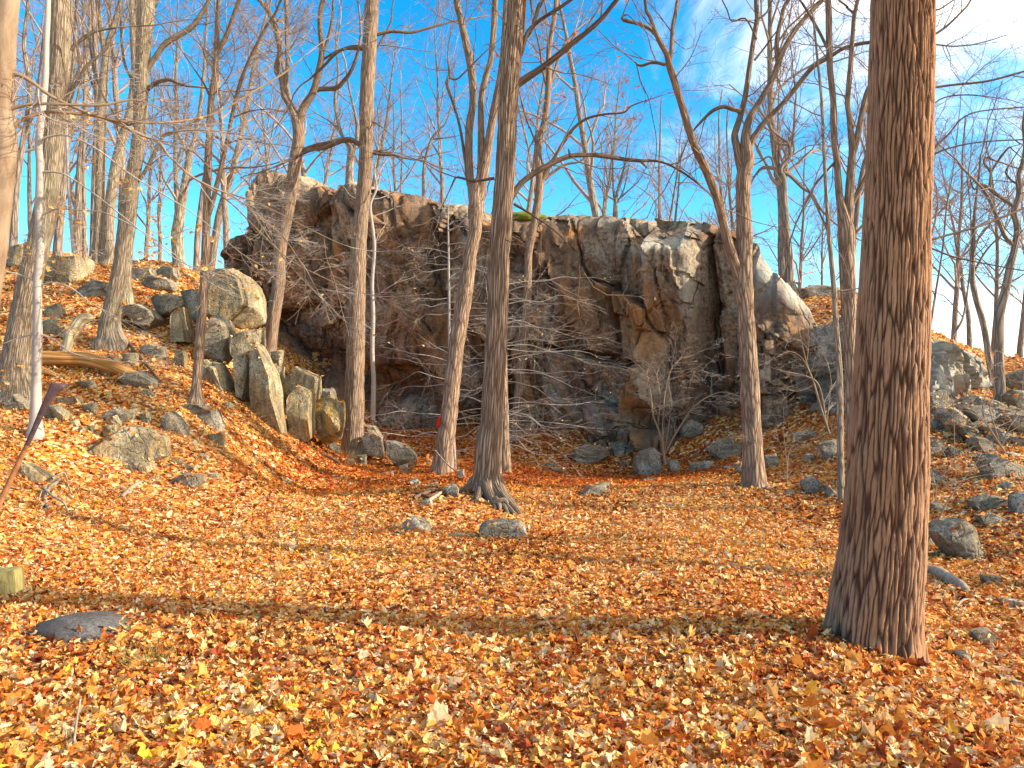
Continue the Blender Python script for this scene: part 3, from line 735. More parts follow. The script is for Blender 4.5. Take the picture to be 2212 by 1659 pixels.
R('long jagged rock on the skyline above the leafy gully', r6([(890, 230), (960, 205), (1100, 215), (1240, 260), (1230, 330), (1080, 300), (900, 280)]), M_ROCKG, d=21.0)
R('dark flat slab half covered by leaves in the left foreground', [(30, 1364), (98, 1339), (156, 1325), (190, 1328), (234, 1334), (288, 1363), (306, 1390), (262, 1402), (160, 1398), (60, 1392)], M_ROCKD, 'rock_slab', 'rock', d=5.0, thick=.62, noise=.02, bury=.5, fac=.35)
# small stones that nothing tells apart
for grp, lab, box, n in (('small stones on the right slope', 'small grey stone half buried in leaves on the right slope', (2000, 2230, 985, 1330), 46),
                         ('small stones on the left slope', 'small buff stone half buried in leaves on the left slope', (20, 560, 640, 1060), 30),
                         ('small stones at the cliff foot', 'small grey stone in the shaded leaves at the cliff foot', (1140, 1790, 985, 1075), 20)):
    for i in range(n):
        x, y = RNG.uniform(box[0], box[1]), RNG.uniform(box[2], box[3])
        w = RNG.uniform(12, 30) * (1 if y > 800 else .7)
        h = w * RNG.uniform(.35, .7)
        a = np.linspace(0, 2 * math.pi, 7)[:-1] + RNG.uniform(0, 1)
        R(lab, [(x + w * .5 * math.cos(t) * RNG.uniform(.8, 1.1), y - h * .5 + h * .5 * math.sin(t) * RNG.uniform(.8, 1.1)) for t in a], M_ROCK if 'left' in grp else M_ROCKG, 'stone', 'stone', grp, lv=3, noise=.07)

for i in range(22):
    x, y = RNG.uniform(1990, 2230), RNG.uniform(850, 985)
    w = RNG.uniform(45, 95); h = w * RNG.uniform(.35, .65); tl_ = RNG.uniform(.1, .5)
    a = np.linspace(0, 2 * math.pi, 8)[:-1] + RNG.uniform(0, 1)
    R('angular grey rock in the jumbled crag under the rounded outcrop', [(x + w * .5 * math.cos(t) * RNG.uniform(.8, 1.1), y - h * .4 + h * .5 * math.sin(t) * RNG.uniform(.8, 1.1) + tl_ * w * .5 * math.cos(t)) for t in a], M_ROCKG, 'boulder', 'rock', 'jumbled rocks under the outcrop', lv=4, noise=.07)

# ---------------------------------------------------------------- trees
def catmull(P, step):
    """points (n, m) resampled along a smooth curve; the first three columns are the place"""
    P = np.asarray(P, float)
    if len(P) == 2: P = np.stack([P[0], (P[0] + P[1]) / 2, P[1]])
    Q = np.concatenate([[2 * P[0] - P[1]], P, [2 * P[-1] - P[-2]]])
    o = []
    for i in range(1, len(Q) - 2):
        k = max(2, int(np.ceil(np.linalg.norm(Q[i + 1, :3] - Q[i, :3]) / step)))
        t = np.linspace(0, 1, k, endpoint=False)[:, None]
        a, b, c, d = Q[i - 1], Q[i], Q[i + 1], Q[i + 2]
        o.append(.5 * (2 * b + (c - a) * t + (2 * a - 5 * b + 4 * c - d) * t ** 2 + (3 * b - a - 3 * c + d) * t ** 3))
    return np.concatenate(o + [Q[-2][None]])

def stem_mesh(name, P, Rr, k, ridge=.0, flare=0., seed=0, freq=(16, 2.0), Rref=None, lobes=5, origin=(0, 0, 0), plates=None):
    n = len(P)
    T = unit(np.gradient(P, axis=0))
    ref = np.array([0, 1.0, 0])
    if abs(T[:, 1]).max() > .93: ref = np.array([.4, .3, .87])
    n1 = unit(np.cross(T, ref)); n2 = np.cross(T, n1)
    L = np.concatenate([[0], np.cumsum(np.linalg.norm(np.diff(P, axis=0), axis=1))])
    th = np.arange(k) * 2 * math.pi / k
    ct, st = np.cos(th), np.sin(th)
    Rf = Rref or float(np.median(Rr))
    bv = np.stack(np.broadcast_arrays(Rf * ct[None], Rf * st[None], L[:, None]), -1)
    rad = Rr[:, None] * np.ones(k)[None]
    sd = seed * 7.7
    b = bv.reshape(-1, 3)
    rad = rad * (1 + (.055 * fbm(b * (3.5, 3.5, 1.4) / max(Rf * 4, .2) + sd, 3)).reshape(n, k))
    if ridge:
        w = b + min(.03, .2 / freq[0]) * np.stack([fbm(b * (9, 9, 3) + sd, 2), fbm(b * (9, 9, 3) + sd + 31, 2), 0 * b[:, 0]], -1)
        f = np.abs(2 * vnoise(w * (freq[0], freq[0], freq[1]) + sd) - 1)
        f2 = np.abs(2 * vnoise(w * (freq[0] * 1.7, freq[0] * 1.7, freq[1] * 1.9) + sd + 5) - 1)
        rad = rad + ridge * ((sstep(0, .38, f) * .7 + sstep(0, .4, f2) * .3) - .6).reshape(n, k)
    fw = None
    if plates:
        uu = np.broadcast_to(th / (2 * math.pi) * plates[0], (n, k)).ravel(); vv = np.broadcast_to((L / plates[1])[:, None], (n, k)).ravel()
        sw = np.stack([np.cos(uu / plates[0] * 6.283) * 3, np.sin(uu / plates[0] * 6.283) * 3, vv * .9], -1)
        uw = uu + .55 * fbm(sw * 1.6, 3) + .25 * fbm(sw * 5, 2); vw = vv + .5 * fbm(sw * 1.3 + 40, 2)
        e1 = sstep(.0, .34, worley(uw, vw, plates[0], 3)); e2 = sstep(0, .4, worley(uw * 2, vw * 1.7, plates[0] * 2, 7))
        fw = np.clip(e1 * (.72 + .28 * e2), 0, 1)
        rad = rad + plates[2] * (fw - .6).reshape(n, k)
    if flare:
        ph = seed * 1.3
        lob = .5 + .5 * np.cos(lobes * th + ph + .6 * np.sin(2 * th + ph))
        rad = rad * (1 + flare * np.exp(-L[:, None] / max(2.0 * Rf, .2)) * (lob[None] * 1.1 - .2))
    V = P[:, None] + rad[..., None] * (ct[None, :, None] * n1[:, None] + st[None, :, None] * n2[:, None])
    V = V.reshape(-1, 3)
    tip = P[-1] + T[-1] * Rr[-1] * .6
    V = np.concatenate([V, tip[None]])
    bv = np.concatenate([bv.reshape(-1, 3), [[0, 0, L[-1]]]])
    last = (n - 1) * k + np.arange(k)
    cap = np.stack([last, np.roll(last, -1), np.full(k, n * k)], -1)
    at = {'bark': ('FLOAT_VECTOR', bv + (seed * 3.1, 0, seed * 1.7))}
    if fw is not None: at['furrow'] = ('FLOAT', np.append(fw, .5))
    return mk_mesh(name, V - np.asarray(origin), [grid_faces(n, k, True), cap], at)

def worley(u, v, period, seed):
    """F2 - F1 of points scattered on a sheet that closes on itself every `period` cells in u"""
    iu, iv = np.floor(u).astype(int), np.floor(v).astype(int)
    f1 = np.full(len(u), 9.); f2 = np.full(len(u), 9.)
    for du in (-1, 0, 1):
        for dv in (-1, 0, 1):
            a, c = iu + du, iv + dv
            am = np.mod(a, period); z = np.full(len(u), seed)
            d = np.hypot(u - a - _hash(am, c, z), v - c - _hash(am, c, z + 91))
            f2 = np.where(d < f1, f1, np.minimum(f2, d)); f1 = np.minimum(f1, d)
    return f2 - f1
# --- twigs, grown a whole level at a time
def grow(rg, P, D, L, nseg, wob, up, flat=0.):
    M = len(P)
    pts = np.empty((M, nseg + 1, 3)); pts[:, 0] = P
    d = unit(D)
    for i in range(nseg):
        d = d + rg.normal(0, wob, (M, 3)) + np.array([0, 0, up])
        if flat: d[:, 2] *= (1 - flat)
        d = unit(d)
        pts[:, i + 1] = pts[:, i] + d * (L / nseg)[:, None]
    return pts
def shoots(rg, pts, rad, L, n, t0, ang, lf, rf, flat=0., jl=.35):
    """n side shoots on every branch of pts (M, k, 3)"""
    M, k, _ = pts.shape
    t = np.sort(rg.uniform(t0, 1, (M, n)), 1).ravel() * (k - 1)
    b = np.repeat(np.arange(M), n)
    i = np.minimum(t.astype(int), k - 2); f = t - i
    P = pts[b, i] * (1 - f)[:, None] + pts[b, i + 1] * f[:, None]
    T = unit(pts[b, i + 1] - pts[b, i])
    r = rad[b, i] * (1 - f) + rad[b, i + 1] * f
    rnd = rg.normal(0, 1, (len(b), 3))
    if flat: rnd[:, 2] *= (1 - flat)
    side = unit(rnd - (rnd * T).sum(1, keepdims=True) * T)
    a = np.radians(rg.uniform(ang[0], ang[1], len(b)))[:, None]
    D = T * np.cos(a) + side * np.sin(a)
    LL = L[b] * lf * (1.15 - .65 * t / (k - 1)) * (1 + rg.uniform(-jl, jl, len(b)))
    return P, D, LL, r * rf
def taper(r0, nseg, end=.3):
    return r0[:, None] * np.linspace(1, end, nseg + 1)[None]
def tube_grid(pts, rad, k):
    M, n, _ = pts.shape
    T = np.empty_like(pts)
    T[:, 1:-1] = pts[:, 2:] - pts[:, :-2]; T[:, 0] = pts[:, 1] - pts[:, 0]; T[:, -1] = pts[:, -1] - pts[:, -2]
    T = unit(T)
    ref = np.where(np.abs(T[:, :1, 1:2]) > .8, np.array([1.0, 0, 0.2]), np.array([0, 1.0, 0.1]))
    n1 = unit(np.cross(T, np.broadcast_to(ref, T.shape))); n2 = np.cross(T, n1)
    th = np.arange(k) * 2 * math.pi / k
    V = pts[:, :, None] + rad[:, :, None, None] * (np.cos(th)[None, None, :, None] * n1[:, :, None] + np.sin(th)[None, None, :, None] * n2[:, :, None])
    base = (np.arange(M) * n * k)[:, None]
    Fc = (grid_faces(n, k, True)[None] + base[:, :, None]).reshape(-1, 4)
    return V.reshape(-1, 3), Fc

def crown_of(rg, P, D, L, R0, spec):
    """spec: list of levels (nseg, wobble, up, flat, n_children, t0, ang, len_factor, rad_factor, k, rmin); returns verts, faces, the tips"""
    Vs, Fs, off, tips = [], [], 0, []
    for lev, (nseg, wob, up, flat, nch, t0, ang, lf, rf, k, rmin) in enumerate(spec):
        pts = grow(rg, P, D, L, nseg, wob, up, flat)
        rad = np.maximum(taper(np.maximum(R0, rmin), nseg, .35), rmin * .8)
        v, f = tube_grid(pts, rad, k)
        Vs.append(v); Fs.append(f + off); off += len(v)
        tips = pts
        if nch: P, D, L, R0 = shoots(rg, pts, rad, L, nch, t0, ang, lf, rf, flat)
    return np.concatenate(Vs), np.concatenate(Fs), tips

def leaf_cards(rg, P, size, droop=.6, tone=None):
    """small folded leaves (6 corner points, 4 faces) hanging at points P"""
    M = len(P)
    base = np.array([[0, 0, 0], [.35, .28, .05], [.75, .22, .02], [1, 0, -.05], [.75, -.22, .02], [.35, -.28, .05]])
    a = rg.uniform(0, 2 * math.pi, M); b = rg.normal(-.5 * droop, .5, M); c = rg.normal(0, .8, M)
    X = np.stack([np.cos(a) * np.cos(b), np.sin(a) * np.cos(b), np.sin(b)], -1)
    Yv = unit(np.cross(np.array([0, 0, 1.0]), X)); Z = np.cross(X, Yv)
    Y2 = Yv * np.cos(c)[:, None] + Z * np.sin(c)[:, None]; Z2 = np.cross(X, Y2)
    s = size * rg.uniform(.6, 1.2, M)
    V = P[:, None] + s[:, None, None] * (base[None, :, 0, None] * X[:, None] + base[None, :, 1, None] * Y2[:, None] + base[None, :, 2, None] * Z2[:, None])
    fq = np.array([[0, 1, 2, 3], [0, 3, 4, 5]])
    Fc = (fq[None] + (np.arange(M) * 6)[:, None, None]).reshape(-1, 4)
    tn = np.repeat(tone if tone is not None else rg.uniform(0, 1, M), 6)
    return V.reshape(-1, 3), Fc, tn

#        nseg wob  up   flat nch t0   ang      lf   rf  k rmin
BUSHY = [(6, .16, .05, 0, 6, .2, (30, 60), .55, .6, 4, .006), (5, .2, .05, 0, 5, .2, (30, 65), .55, .6, 3, .004), (4, .22, .04, 0, 3, .25, (30, 60), .5, .7, 3, .0028), (3, .2, .03, 0, 0, 0, (0, 0), 0, 0, 3, .0022)]
THIN = [(6, .16, .04, 0, 5, .25, (30, 60), .55, .6, 4, .005), (5, .2, .04, 0, 4, .2, (30, 65), .5, .6, 3, .0035), (3, .22, .03, 0, 0, 0, (0, 0), 0, 0, 3, .0024)]
SPRAY = [(6, .10, .01, .1, 9, .12, (30, 55), .52, .6, 4, .004), (5, .12, .015, .25, 6, .15, (30, 55), .5, .65, 3, .0028), (3, .14, .04, .2, 0, 0, (0, 0), 0, 0, 3, .0022)]

_tk = [0]
def tree(name, label, d, trunk, limbs=(), bark=None, twig=None, spec=THIN, rate=2.0, tl=(.7, 1.5), k=28, step=.07, ridge=.0, flare=.5, group='bare trees around the clearing',
         sink=.35, grow_up=3.5, trunk_twigs=.5, base_z=None, freq=(16, 2.), cat='tree', twig_len=1., leaves=0, leaf_tone=(.55, .7), leaf_size=.07, drift=.35, limb_k=12, spray_on=None, lobes=5, plates=None):
    _tk[0] += 1
    rg = np.random.default_rng(500 + _tk[0])
    bark = bark or M_BARK; twig = twig or M_TWIG
    pts = [np.append(W(p[0], p[1], d), p[2] / 2 / F * d) for p in trunk]
    base = pts[0][:3].copy()
    d0 = pts[0] - (pts[1] - pts[0]) * (sink / max(np.linalg.norm((pts[1] - pts[0])[:3]), .01)); d0[3] = pts[0][3]
    pts = [d0] + pts
    if trunk[-1][1] <= 6 and grow_up:
        e = pts[-1] - pts[-2]; u = unit(e[:3])
        for j in (1, 2, 3):
            q = pts[-1].copy(); q[:3] += (u + rg.normal(0, .08, 3)) * grow_up / 3; q[3] *= .66
            pts.append(q)
    C = catmull(pts, step)
    root = bpy.data.objects.new(name, None); COL.objects.link(root)
    root.location = [float(c) for c in base]; root.empty_display_size = .2
    root['label'] = label; root['category'] = cat
    if group: root['group'] = group
    Rref = float(np.median(C[:, 3]))
    link('trunk', stem_mesh('trunk', C[:, :3], C[:, 3], k, ridge, flare, _tk[0], freq, Rref, lobes, base, plates), bark, root)
    src = [C[int(len(C) * (1 - trunk_twigs)):]] if trunk_twigs else []
    for li, lb in enumerate(limbs):
        lb, opt = (lb, {}) if not isinstance(lb, tuple) else lb
        s = opt.get('drift', rg.uniform(-drift, drift))
        o = opt.get('d', d)
        acc = 0; q = []
        for j, p in enumerate(lb):
            if j: acc += math.hypot(p[0] - lb[j - 1][0], p[1] - lb[j - 1][1]) / F * o
            dd = o + s * acc * min(1, .3 + acc * .3)
            w = p[2] if len(p) > 2 else 4
            q.append(np.append(W(p[0], p[1], dd), max(w / 2 / F * dd, .002)))
        if lb[-1][1] <= 6 and grow_up and not opt.get('stop'):
            u = unit((q[-1] - q[-2])[:3])
            for j in (1, 2):
                e = q[-1].copy(); e[:3] += (u + rg.normal(0, .12, 3)) * grow_up / 2.5; e[3] *= .6
                q.append(e)
        Lc = catmull(q, .09)
        big = Lc[0, 3] * F / d > 3.5
        link('limb', stem_mesh('limb', Lc[:, :3], Lc[:, 3], limb_k if big else 6, ridge * .3 if big else 0, 0, _tk[0] + li * .37, freq, Rref, 5, base), bark, root)
        src.append(Lc)
    P, D, L, R0 = [], [], [], []
    for si, s in enumerate(src):
        ln = np.linalg.norm(np.diff(s[:, :3], axis=0), axis=1)
        if len(s) < 3: continue
        m = int(ln.sum() * rate + rg.uniform(0, 1))
        if m < 1: continue
        i = rg.integers(max(1, int(len(s) * .12)), len(s) - 1, m)
        T = unit(s[np.minimum(i + 1, len(s) - 1), :3] - s[i - 1, :3])
        rn = rg.normal(0, 1, (m, 3)); sd = unit(rn - (rn * T).sum(1, keepdims=True) * T)
        a = np.radians(rg.uniform(35, 75, m))[:, None]
        P.append(s[i, :3]); D.append(T * np.cos(a) + sd * np.sin(a)); L.append(rg.uniform(tl[0], tl[1], m) * twig_len); R0.append(np.minimum(s[i, 3] * .5, .012))
        # the tip itself goes on
        P.append(s[-1:, :3]); D.append(unit(s[-1:, :3] - s[-3:-2, :3])); L.append(np.array([tl[1] * twig_len])); R0.append(s[-1:, 3])
    if P:
        v, f, tips = crown_of(rg, np.concatenate(P), np.concatenate(D), np.concatenate(L), np.concatenate(R0), spec)
        cr = link('crown', mk_mesh('crown', v - base, [f]), twig, root)
        if leaves:
            q = tips.reshape(-1, 3)
            q = q[rg.choice(len(q), min(leaves, len(q)), False)]
            v, f, tn = leaf_cards(rg, q, leaf_size, .6, rg.uniform(leaf_tone[0], leaf_tone[1], len(q)))
            link('leaves', mk_mesh('leaves', v - base, [f], {'tone': ('FLOAT', tn)}, False), M_LEAF, root)
    return root

T = tree
# --- the big trunk in the right foreground
T('tree', 'thickest trunk with deep furrowed brown bark in the right foreground', 5.05,
  [(1886, 1408, 196), (1890, 1345, 184), (1904, 1200, 172), (1917, 1000, 158), (1926, 800, 148), (1933, 600, 139), (1940, 400, 131), (1945, 200, 127), (1948, 0, 124), (1950, -250, 118), (1952, -600, 108), (1950, -1100, 92)],
  [], M_BARK_BIG, k=320, step=.018, plates=(58, .42, .017), flare=.42, trunk_twigs=0, grow_up=3, sink=.4, lobes=6)
# --- the shaggy trunk in the middle, with its spilling roots
shag = T('tree', 'shaggy barked trunk in the middle with roots spilling down a mound', 11.5,
  [(1049, 1066, 74), (1050, 1041, 62), (1057, 951, 54), (1062, 898, 47), (1073, 719, 46), (1079, 540, 43), (1083, 501, 45), (1092, 358, 41), (1098, 215, 42), (1111, 72, 40), (1118, 0, 38)],
  [[(1108, 200, 20), (1117, 183, 17), (1175, 143, 14), (1232, 97, 12), (1289, 50, 10), (1332, 0, 9)], [(1118, 130, 12), (1128, 107, 10), (1139, 72, 9), (1167, 43, 8), (1232, 0, 7)], [(1120, 90, 9), (1145, 70, 8), (1165, 10, 8), (1172, 0, 7)],
   [(1092, 440, 16), (1104, 428, 15), (1125, 397, 12), (1157, 372, 12), (1196, 351, 11), (1232, 337, 11), (1268, 335, 9), (1311, 338, 9), (1347, 344, 8), (1382, 347, 7), (1425, 349, 5), (1458, 362, 5), (1500, 390, 4), (1540, 425, 3)],
   [(1380, 345, 6), (1398, 363, 3)], [(1232, 338, 7), (1228, 322, 3)],
   [(1068, 385, 7), (1050, 388, 6), (1022, 392, 5), (1000, 386, 4), (984, 383, 3)],
   [(1110, 440, 7), (1150, 465, 4), (1200, 500, 3), (1235, 540, 2), (1262, 590, 2)]],
  M_BARK_SHAG, rate=1.7, k=72, step=.035, ridge=.020, flare=.35, freq=(17, 1.6), trunk_twigs=.45)
# --- the leaning forked trunk with the painted blaze
fork = T('tree', 'leaning trunk splitting into several stems, small red blaze low on its bark', 14.6,
  [(954, 1022, 52), (957, 1000, 46), (962, 951, 40), (970, 898, 36), (985, 755, 33), (1002, 647, 34), (1018, 540, 27), (1026, 501, 27), (1028, 440, 32), (1032, 400, 26), (1039, 376, 18), (1039, 286, 14), (1040, 215, 12), (1048, 172, 13), (1060, 125, 12), (1067, 54, 12), (1069, 0, 12)],
  [[(1022, 430, 20), (1015, 376, 16), (1013, 286, 17), (1022, 215, 16), (1017, 143, 17), (1006, 90, 16), (994, 36, 14), (987, 0, 14)],
   [(1034, 430, 22), (1044, 376, 22), (1053, 322, 20), (1062, 269, 17), (1071, 215, 15), (1081, 160, 13), (1088, 90, 11), (1092, 0, 9)],
   [(1012, 400, 8), (1004, 340, 7), (992, 269, 6), (978, 222, 6), (965, 179, 7), (970, 165, 5), (968, 110, 3), (974, 70, 2)],
   [(970, 168, 4), (985, 172, 4), (1000, 160, 4), (1030, 130, 3), (1056, 105, 2)],
   [(1018, 395, 6), (1008, 388, 5), (996, 384, 5), (984, 384, 4), (976, 400, 3)]],
  M_BARK, rate=1.5, k=44, step=.06, ridge=.014, flare=.3, freq=(19, 2.), trunk_twigs=.4)
# --- the straight furrowed tree left of it
T('tree', 'straight tall furrowed trunk standing in front of the cliff\'s left half', 16.6,
  [(762, 982, 60), (762, 960, 48), (765, 862, 43), (769, 719, 38), (774, 540, 34), (777, 501, 32), (787, 394, 30), (791, 322, 30), (792, 215, 30), (798, 107, 30), (804, 0, 28)],
  [[(806, 78, 10), (813, 75, 8), (845, 68, 7), (888, 70, 6), (931, 59, 5), (981, 45, 4)], [(785, 105, 9), (745, 105, 7), (722, 118, 7), (702, 140, 6), (670, 170, 4)],
   [(783, 318, 12), (777, 312, 11), (749, 301, 11), (702, 319, 9), (670, 325, 7), (640, 340, 5)], [(798, 328, 9), (820, 333, 7), (852, 335, 6), (868, 340, 4)],
   [(803, 130, 5), (822, 90, 4), (845, 45, 4), (850, 0, 3)], [(800, 260, 4), (822, 272, 3), (845, 292, 2)]],
  M_BARK, rate=1.3, k=52, step=.05, ridge=.013, flare=.3, freq=(20, 2.2), trunk_twigs=.55)
# --- slim trunks and saplings between them
T('sapling', 'slim crooked pale sapling close behind the straight furrowed trunk', 18.2,
  [(806, 884, 11), (807, 826, 10), (804, 755, 10), (806, 683, 9), (804, 612, 8), (809, 540, 7), (806, 501, 7), (800, 444, 6), (813, 408, 5), (809, 372, 4), (812, 350, 3)], [[(812, 392, 3), (825, 360, 3), (850, 330, 2)]],
  M_BARK_BEECH, M_TWIG_PALE, k=12, rate=2, flare=.1, trunk_twigs=.75, tl=(.5, 1.4))
T('tree', 'slender trunk half hidden just behind the shaggy barked trunk', 14.9, [(1091, 1019, 28), (1090, 960, 22), (1089, 898, 20), (1086, 755, 18), (1084, 640, 16), (1086, 500, 12), (1090, 300, 9), (1094, 100, 7), (1096, 0, 6)], [],
  M_BARK, k=24, rate=1.2, ridge=.008, trunk_twigs=.4)
T('tree', 'trunk against the cliff right of the shaggy trunk, orange oak leaves at its fork', 18.3,
  [(1112, 946, 24), (1113, 920, 20), (1130, 755, 18), (1139, 647, 17), (1141, 560, 16), (1144, 537, 15), (1157, 465, 17), (1166, 400, 18), (1163, 322, 15), (1178, 251, 13), (1185, 179, 13), (1186, 107, 11), (1198, 36, 10), (1202, 0, 10)],
  [[(1167, 395, 15), (1172, 387, 13), (1200, 337, 8), (1232, 286, 8), (1264, 258, 6), (1304, 247, 5), (1347, 243, 4), (1364, 229, 3), (1400, 215, 2)],
   [(1170, 392, 10), (1195, 372, 7), (1222, 355, 6), (1250, 350, 4), (1265, 340, 3)], [(1186, 190, 6), (1205, 130, 5), (1220, 95, 4), (1240, 70, 3)], [(1184, 200, 6), (1172, 150, 5), (1165, 100, 4), (1150, 40, 3), (1145, 0, 3)],
   [(1165, 330, 5), (1150, 290, 4), (1135, 250, 4), (1120, 190, 3)]],
  M_BARK, rate=1.8, k=24, ridge=.008, trunk_twigs=.5, leaves=260, leaf_tone=(.14, .34), leaf_size=.10)
# --- the bent fork tree on the right
T('tree', 'knobbly trunk with a knot and three spreading stems before the right cliff end', 12.7,
  [(1630, 1058, 66), (1628, 1040, 54), (1626, 978, 43), (1621, 869, 41), (1616, 759, 38), (1610, 668, 36), (1606, 635, 42), (1606, 615, 40), (1606, 577, 37), (1608, 530, 34), (1607, 475, 34), (1605, 420, 31), (1606, 385, 32), (1614, 345, 30), (1612, 318, 24), (1610, 292, 18), (1619, 256, 14), (1641, 219, 13), (1667, 175, 13), (1682, 135, 13), (1696, 102, 11), (1725, 55, 10), (1755, 22, 10), (1776, 0, 9)],
  [[(1602, 610, 26), (1588, 570, 24), (1574, 530, 22), (1561, 475, 19), (1546, 420, 20), (1524, 365, 18), (1503, 321, 17), (1486, 274, 16), (1472, 226, 15), (1459, 183, 16), (1446, 142, 15), (1440, 117, 12), (1422, 84, 10), (1404, 36, 8), (1393, 0, 7)],
   [(1430, 95, 9), (1415, 72, 9), (1400, 60, 8), (1375, 50, 8), (1347, 43, 8), (1345, 36, 5), (1357, 32, 3), (1372, 48, 2)],
   [(1446, 135, 10), (1450, 112, 9), (1453, 60, 9), (1464, 0, 8)],
   [(1438, 140, 8), (1420, 136, 6), (1404, 136, 6), (1390, 141, 6), (1379, 141, 5), (1372, 134, 3)],
   [(1375, 138, 3), (1384, 175, 3), (1400, 210, 2), (1408, 245, 2), (1418, 300, 2), (1417, 338, 2)],
   [(1606, 380, 22), (1597, 350, 18), (1592, 320, 17), (1587, 292, 15), (1598, 256, 13), (1609, 212, 12), (1619, 146, 11), (1630, 73, 11), (1636, 36, 11), (1634, 0, 10)],
   [(1600, 240, 9), (1582, 236, 9), (1565, 230, 9), (1543, 237, 8), (1521, 256, 6), (1501, 278, 4)],
   [(1616, 330, 16), (1624, 305, 14), (1652, 263, 12), (1689, 226, 11), (1722, 186, 11), (1755, 146, 10), (1791, 124, 9), (1828, 102, 8), (1882, 91, 7), (1940, 88, 5)],
   [(1680, 130, 10), (1678, 91, 10), (1689, 36, 9), (1703, 0, 8)], [(1718, 192, 5), (1716, 172, 4), (1714, 165, 3)],
   [(1632, 45, 5), (1655, 28, 4), (1668, 0, 4)], [(1630, 130, 5), (1650, 105, 4), (1668, 80, 3)], [(1635, 85, 4), (1610, 40, 4), (1580, 45, 3), (1560, 0, 3)]],
  M_BARK, rate=1.15, k=48, step=.05, ridge=.014, flare=.45, freq=(17, 2.2), trunk_twigs=.35, tl=(.7, 1.6))
# --- slim stems left of the big trunk
T('tree', 'slim dark tree forking into two stems close left of the big trunk', 11.6,
  [(1842, 1085, 22), (1840, 1000, 20), (1838, 850, 24), (1835, 740, 27), (1832, 630, 31), (1829, 540, 34), (1828, 500, 34), (1820, 455, 22), (1813, 420, 15), (1808, 347, 14), (1802, 292, 14), (1800, 219, 13), (1793, 146, 13), (1791, 73, 13), (1789, 0, 12)],
  [[(1832, 480, 22), (1835, 420, 20), (1840, 347, 17), (1841, 320, 15), (1835, 256, 12), (1831, 219, 11), (1837, 146, 11), (1842, 73, 9), (1846, 29, 9), (1853, 0, 8)],
   [(1841, 335, 14), (1853, 292, 14), (1864, 237, 13), (1875, 197, 13), (1890, 170, 12), (1905, 90, 10), (1912, 0, 8)],
   [(1840, 440, 12), (1862, 400, 11), (1890, 340, 10), (1915, 260, 9), (1930, 150, 8), (1940, 0, 6)],
   [(1808, 345, 5), (1785, 370, 5), (1760, 400, 5), (1754, 415, 5)], [(1790, 110, 7), (1765, 60, 7), (1735, 10, 6), (1728, 0, 5)],
   [(1846, 30, 6), (1828, 15, 5), (1812, 0, 4)],
   [(1990, 92, 6), (2010, 80, 5), (2047, 55, 5), (2091, 11, 4), (2097, 0, 4)], [(1990, 195, 4), (2012, 190, 5), (2061, 183, 5), (2134, 175, 5), (2220, 152, 4)],
   [(1990, 528, 5), (2007, 519, 5), (2061, 504, 5), (2134, 482, 5), (2230, 442, 4)], [(1985, 525, 3), (2007, 534, 4), (2061, 555, 4), (2131, 570, 3), (2212, 585, 3)],
   [(1990, 345, 4), (2007, 338, 4), (2047, 321, 4), (2116, 307, 3), (2220, 301, 3)], [(1990, 345, 3), (2010, 328, 4), (2047, 292, 4), (2098, 245, 3), (2225, 230, 3)],
   [(1990, 30, 4), (2020, 22, 4), (2060, 0, 3)], [(1995, 255, 3), (2030, 215, 3), (2090, 205, 3), (2180, 215, 2)]],
  M_BARK, rate=2.0, k=26, ridge=.008, flare=.2, trunk_twigs=.45, tl=(.6, 1.5), drift=.2)
T('sapling', 'slim smooth sapling with two short stubs left of the forking slim tree', 11.0,
  [(1817, 1053, 15), (1816, 1000, 14), (1815, 905, 14), (1813, 796, 13), (1806, 704, 12), (1802, 631, 11), (1797, 577, 10), (1791, 511, 9), (1786, 438, 8), (1780, 329, 7), (1775, 219, 6), (1764, 110, 5), (1757, 40, 4), (1752, 0, 3)],
  [[(1802, 640, 4), (1812, 628, 3), (1820, 628, 3)], [(1807, 705, 4), (1816, 700, 3), (1822, 700, 3)], [(1808, 720, 3), (1826, 705, 3), (1842, 690, 3), (1846, 660, 3)], [(1790, 500, 6), (1775, 470, 5), (1762, 440, 5), (1752, 420, 5), (1740, 400, 3)]],
  M_BARK_GREY, M_TWIG, k=16, rate=2.0, flare=.15, trunk_twigs=.6)
T('tree', 'twisted small tree with contorted limbs on the skyline right of the cliff', 22.0,
  [(1706, 625, 22), (1705, 594, 20), (1705, 570, 18), (1700, 511, 17), (1694, 438, 15), (1692, 387, 14), (1686, 372, 11), (1690, 358, 9), (1707, 336, 8), (1703, 310, 6), (1690, 300, 5)],
  [[(1690, 385, 10), (1676, 380, 9), (1674, 365, 9), (1652, 362, 8), (1640, 368, 5), (1628, 384, 4)], [(1703, 312, 6), (1682, 310, 6), (1671, 299, 5), (1668, 285, 3)],
   [(1692, 372, 9), (1707, 380, 7), (1733, 405, 7), (1755, 420, 6), (1769, 446, 6), (1790, 470, 5)], [(1672, 362, 6), (1668, 345, 5), (1660, 338, 4), (1640, 350, 3)], [(1707, 336, 6), (1716, 325, 4), (1712, 300, 3), (1720, 285, 2)]],
  M_BARK_FAR, rate=3.2, k=14, flare=.2, trunk_twigs=.4, tl=(.6, 1.5), drift=.25)
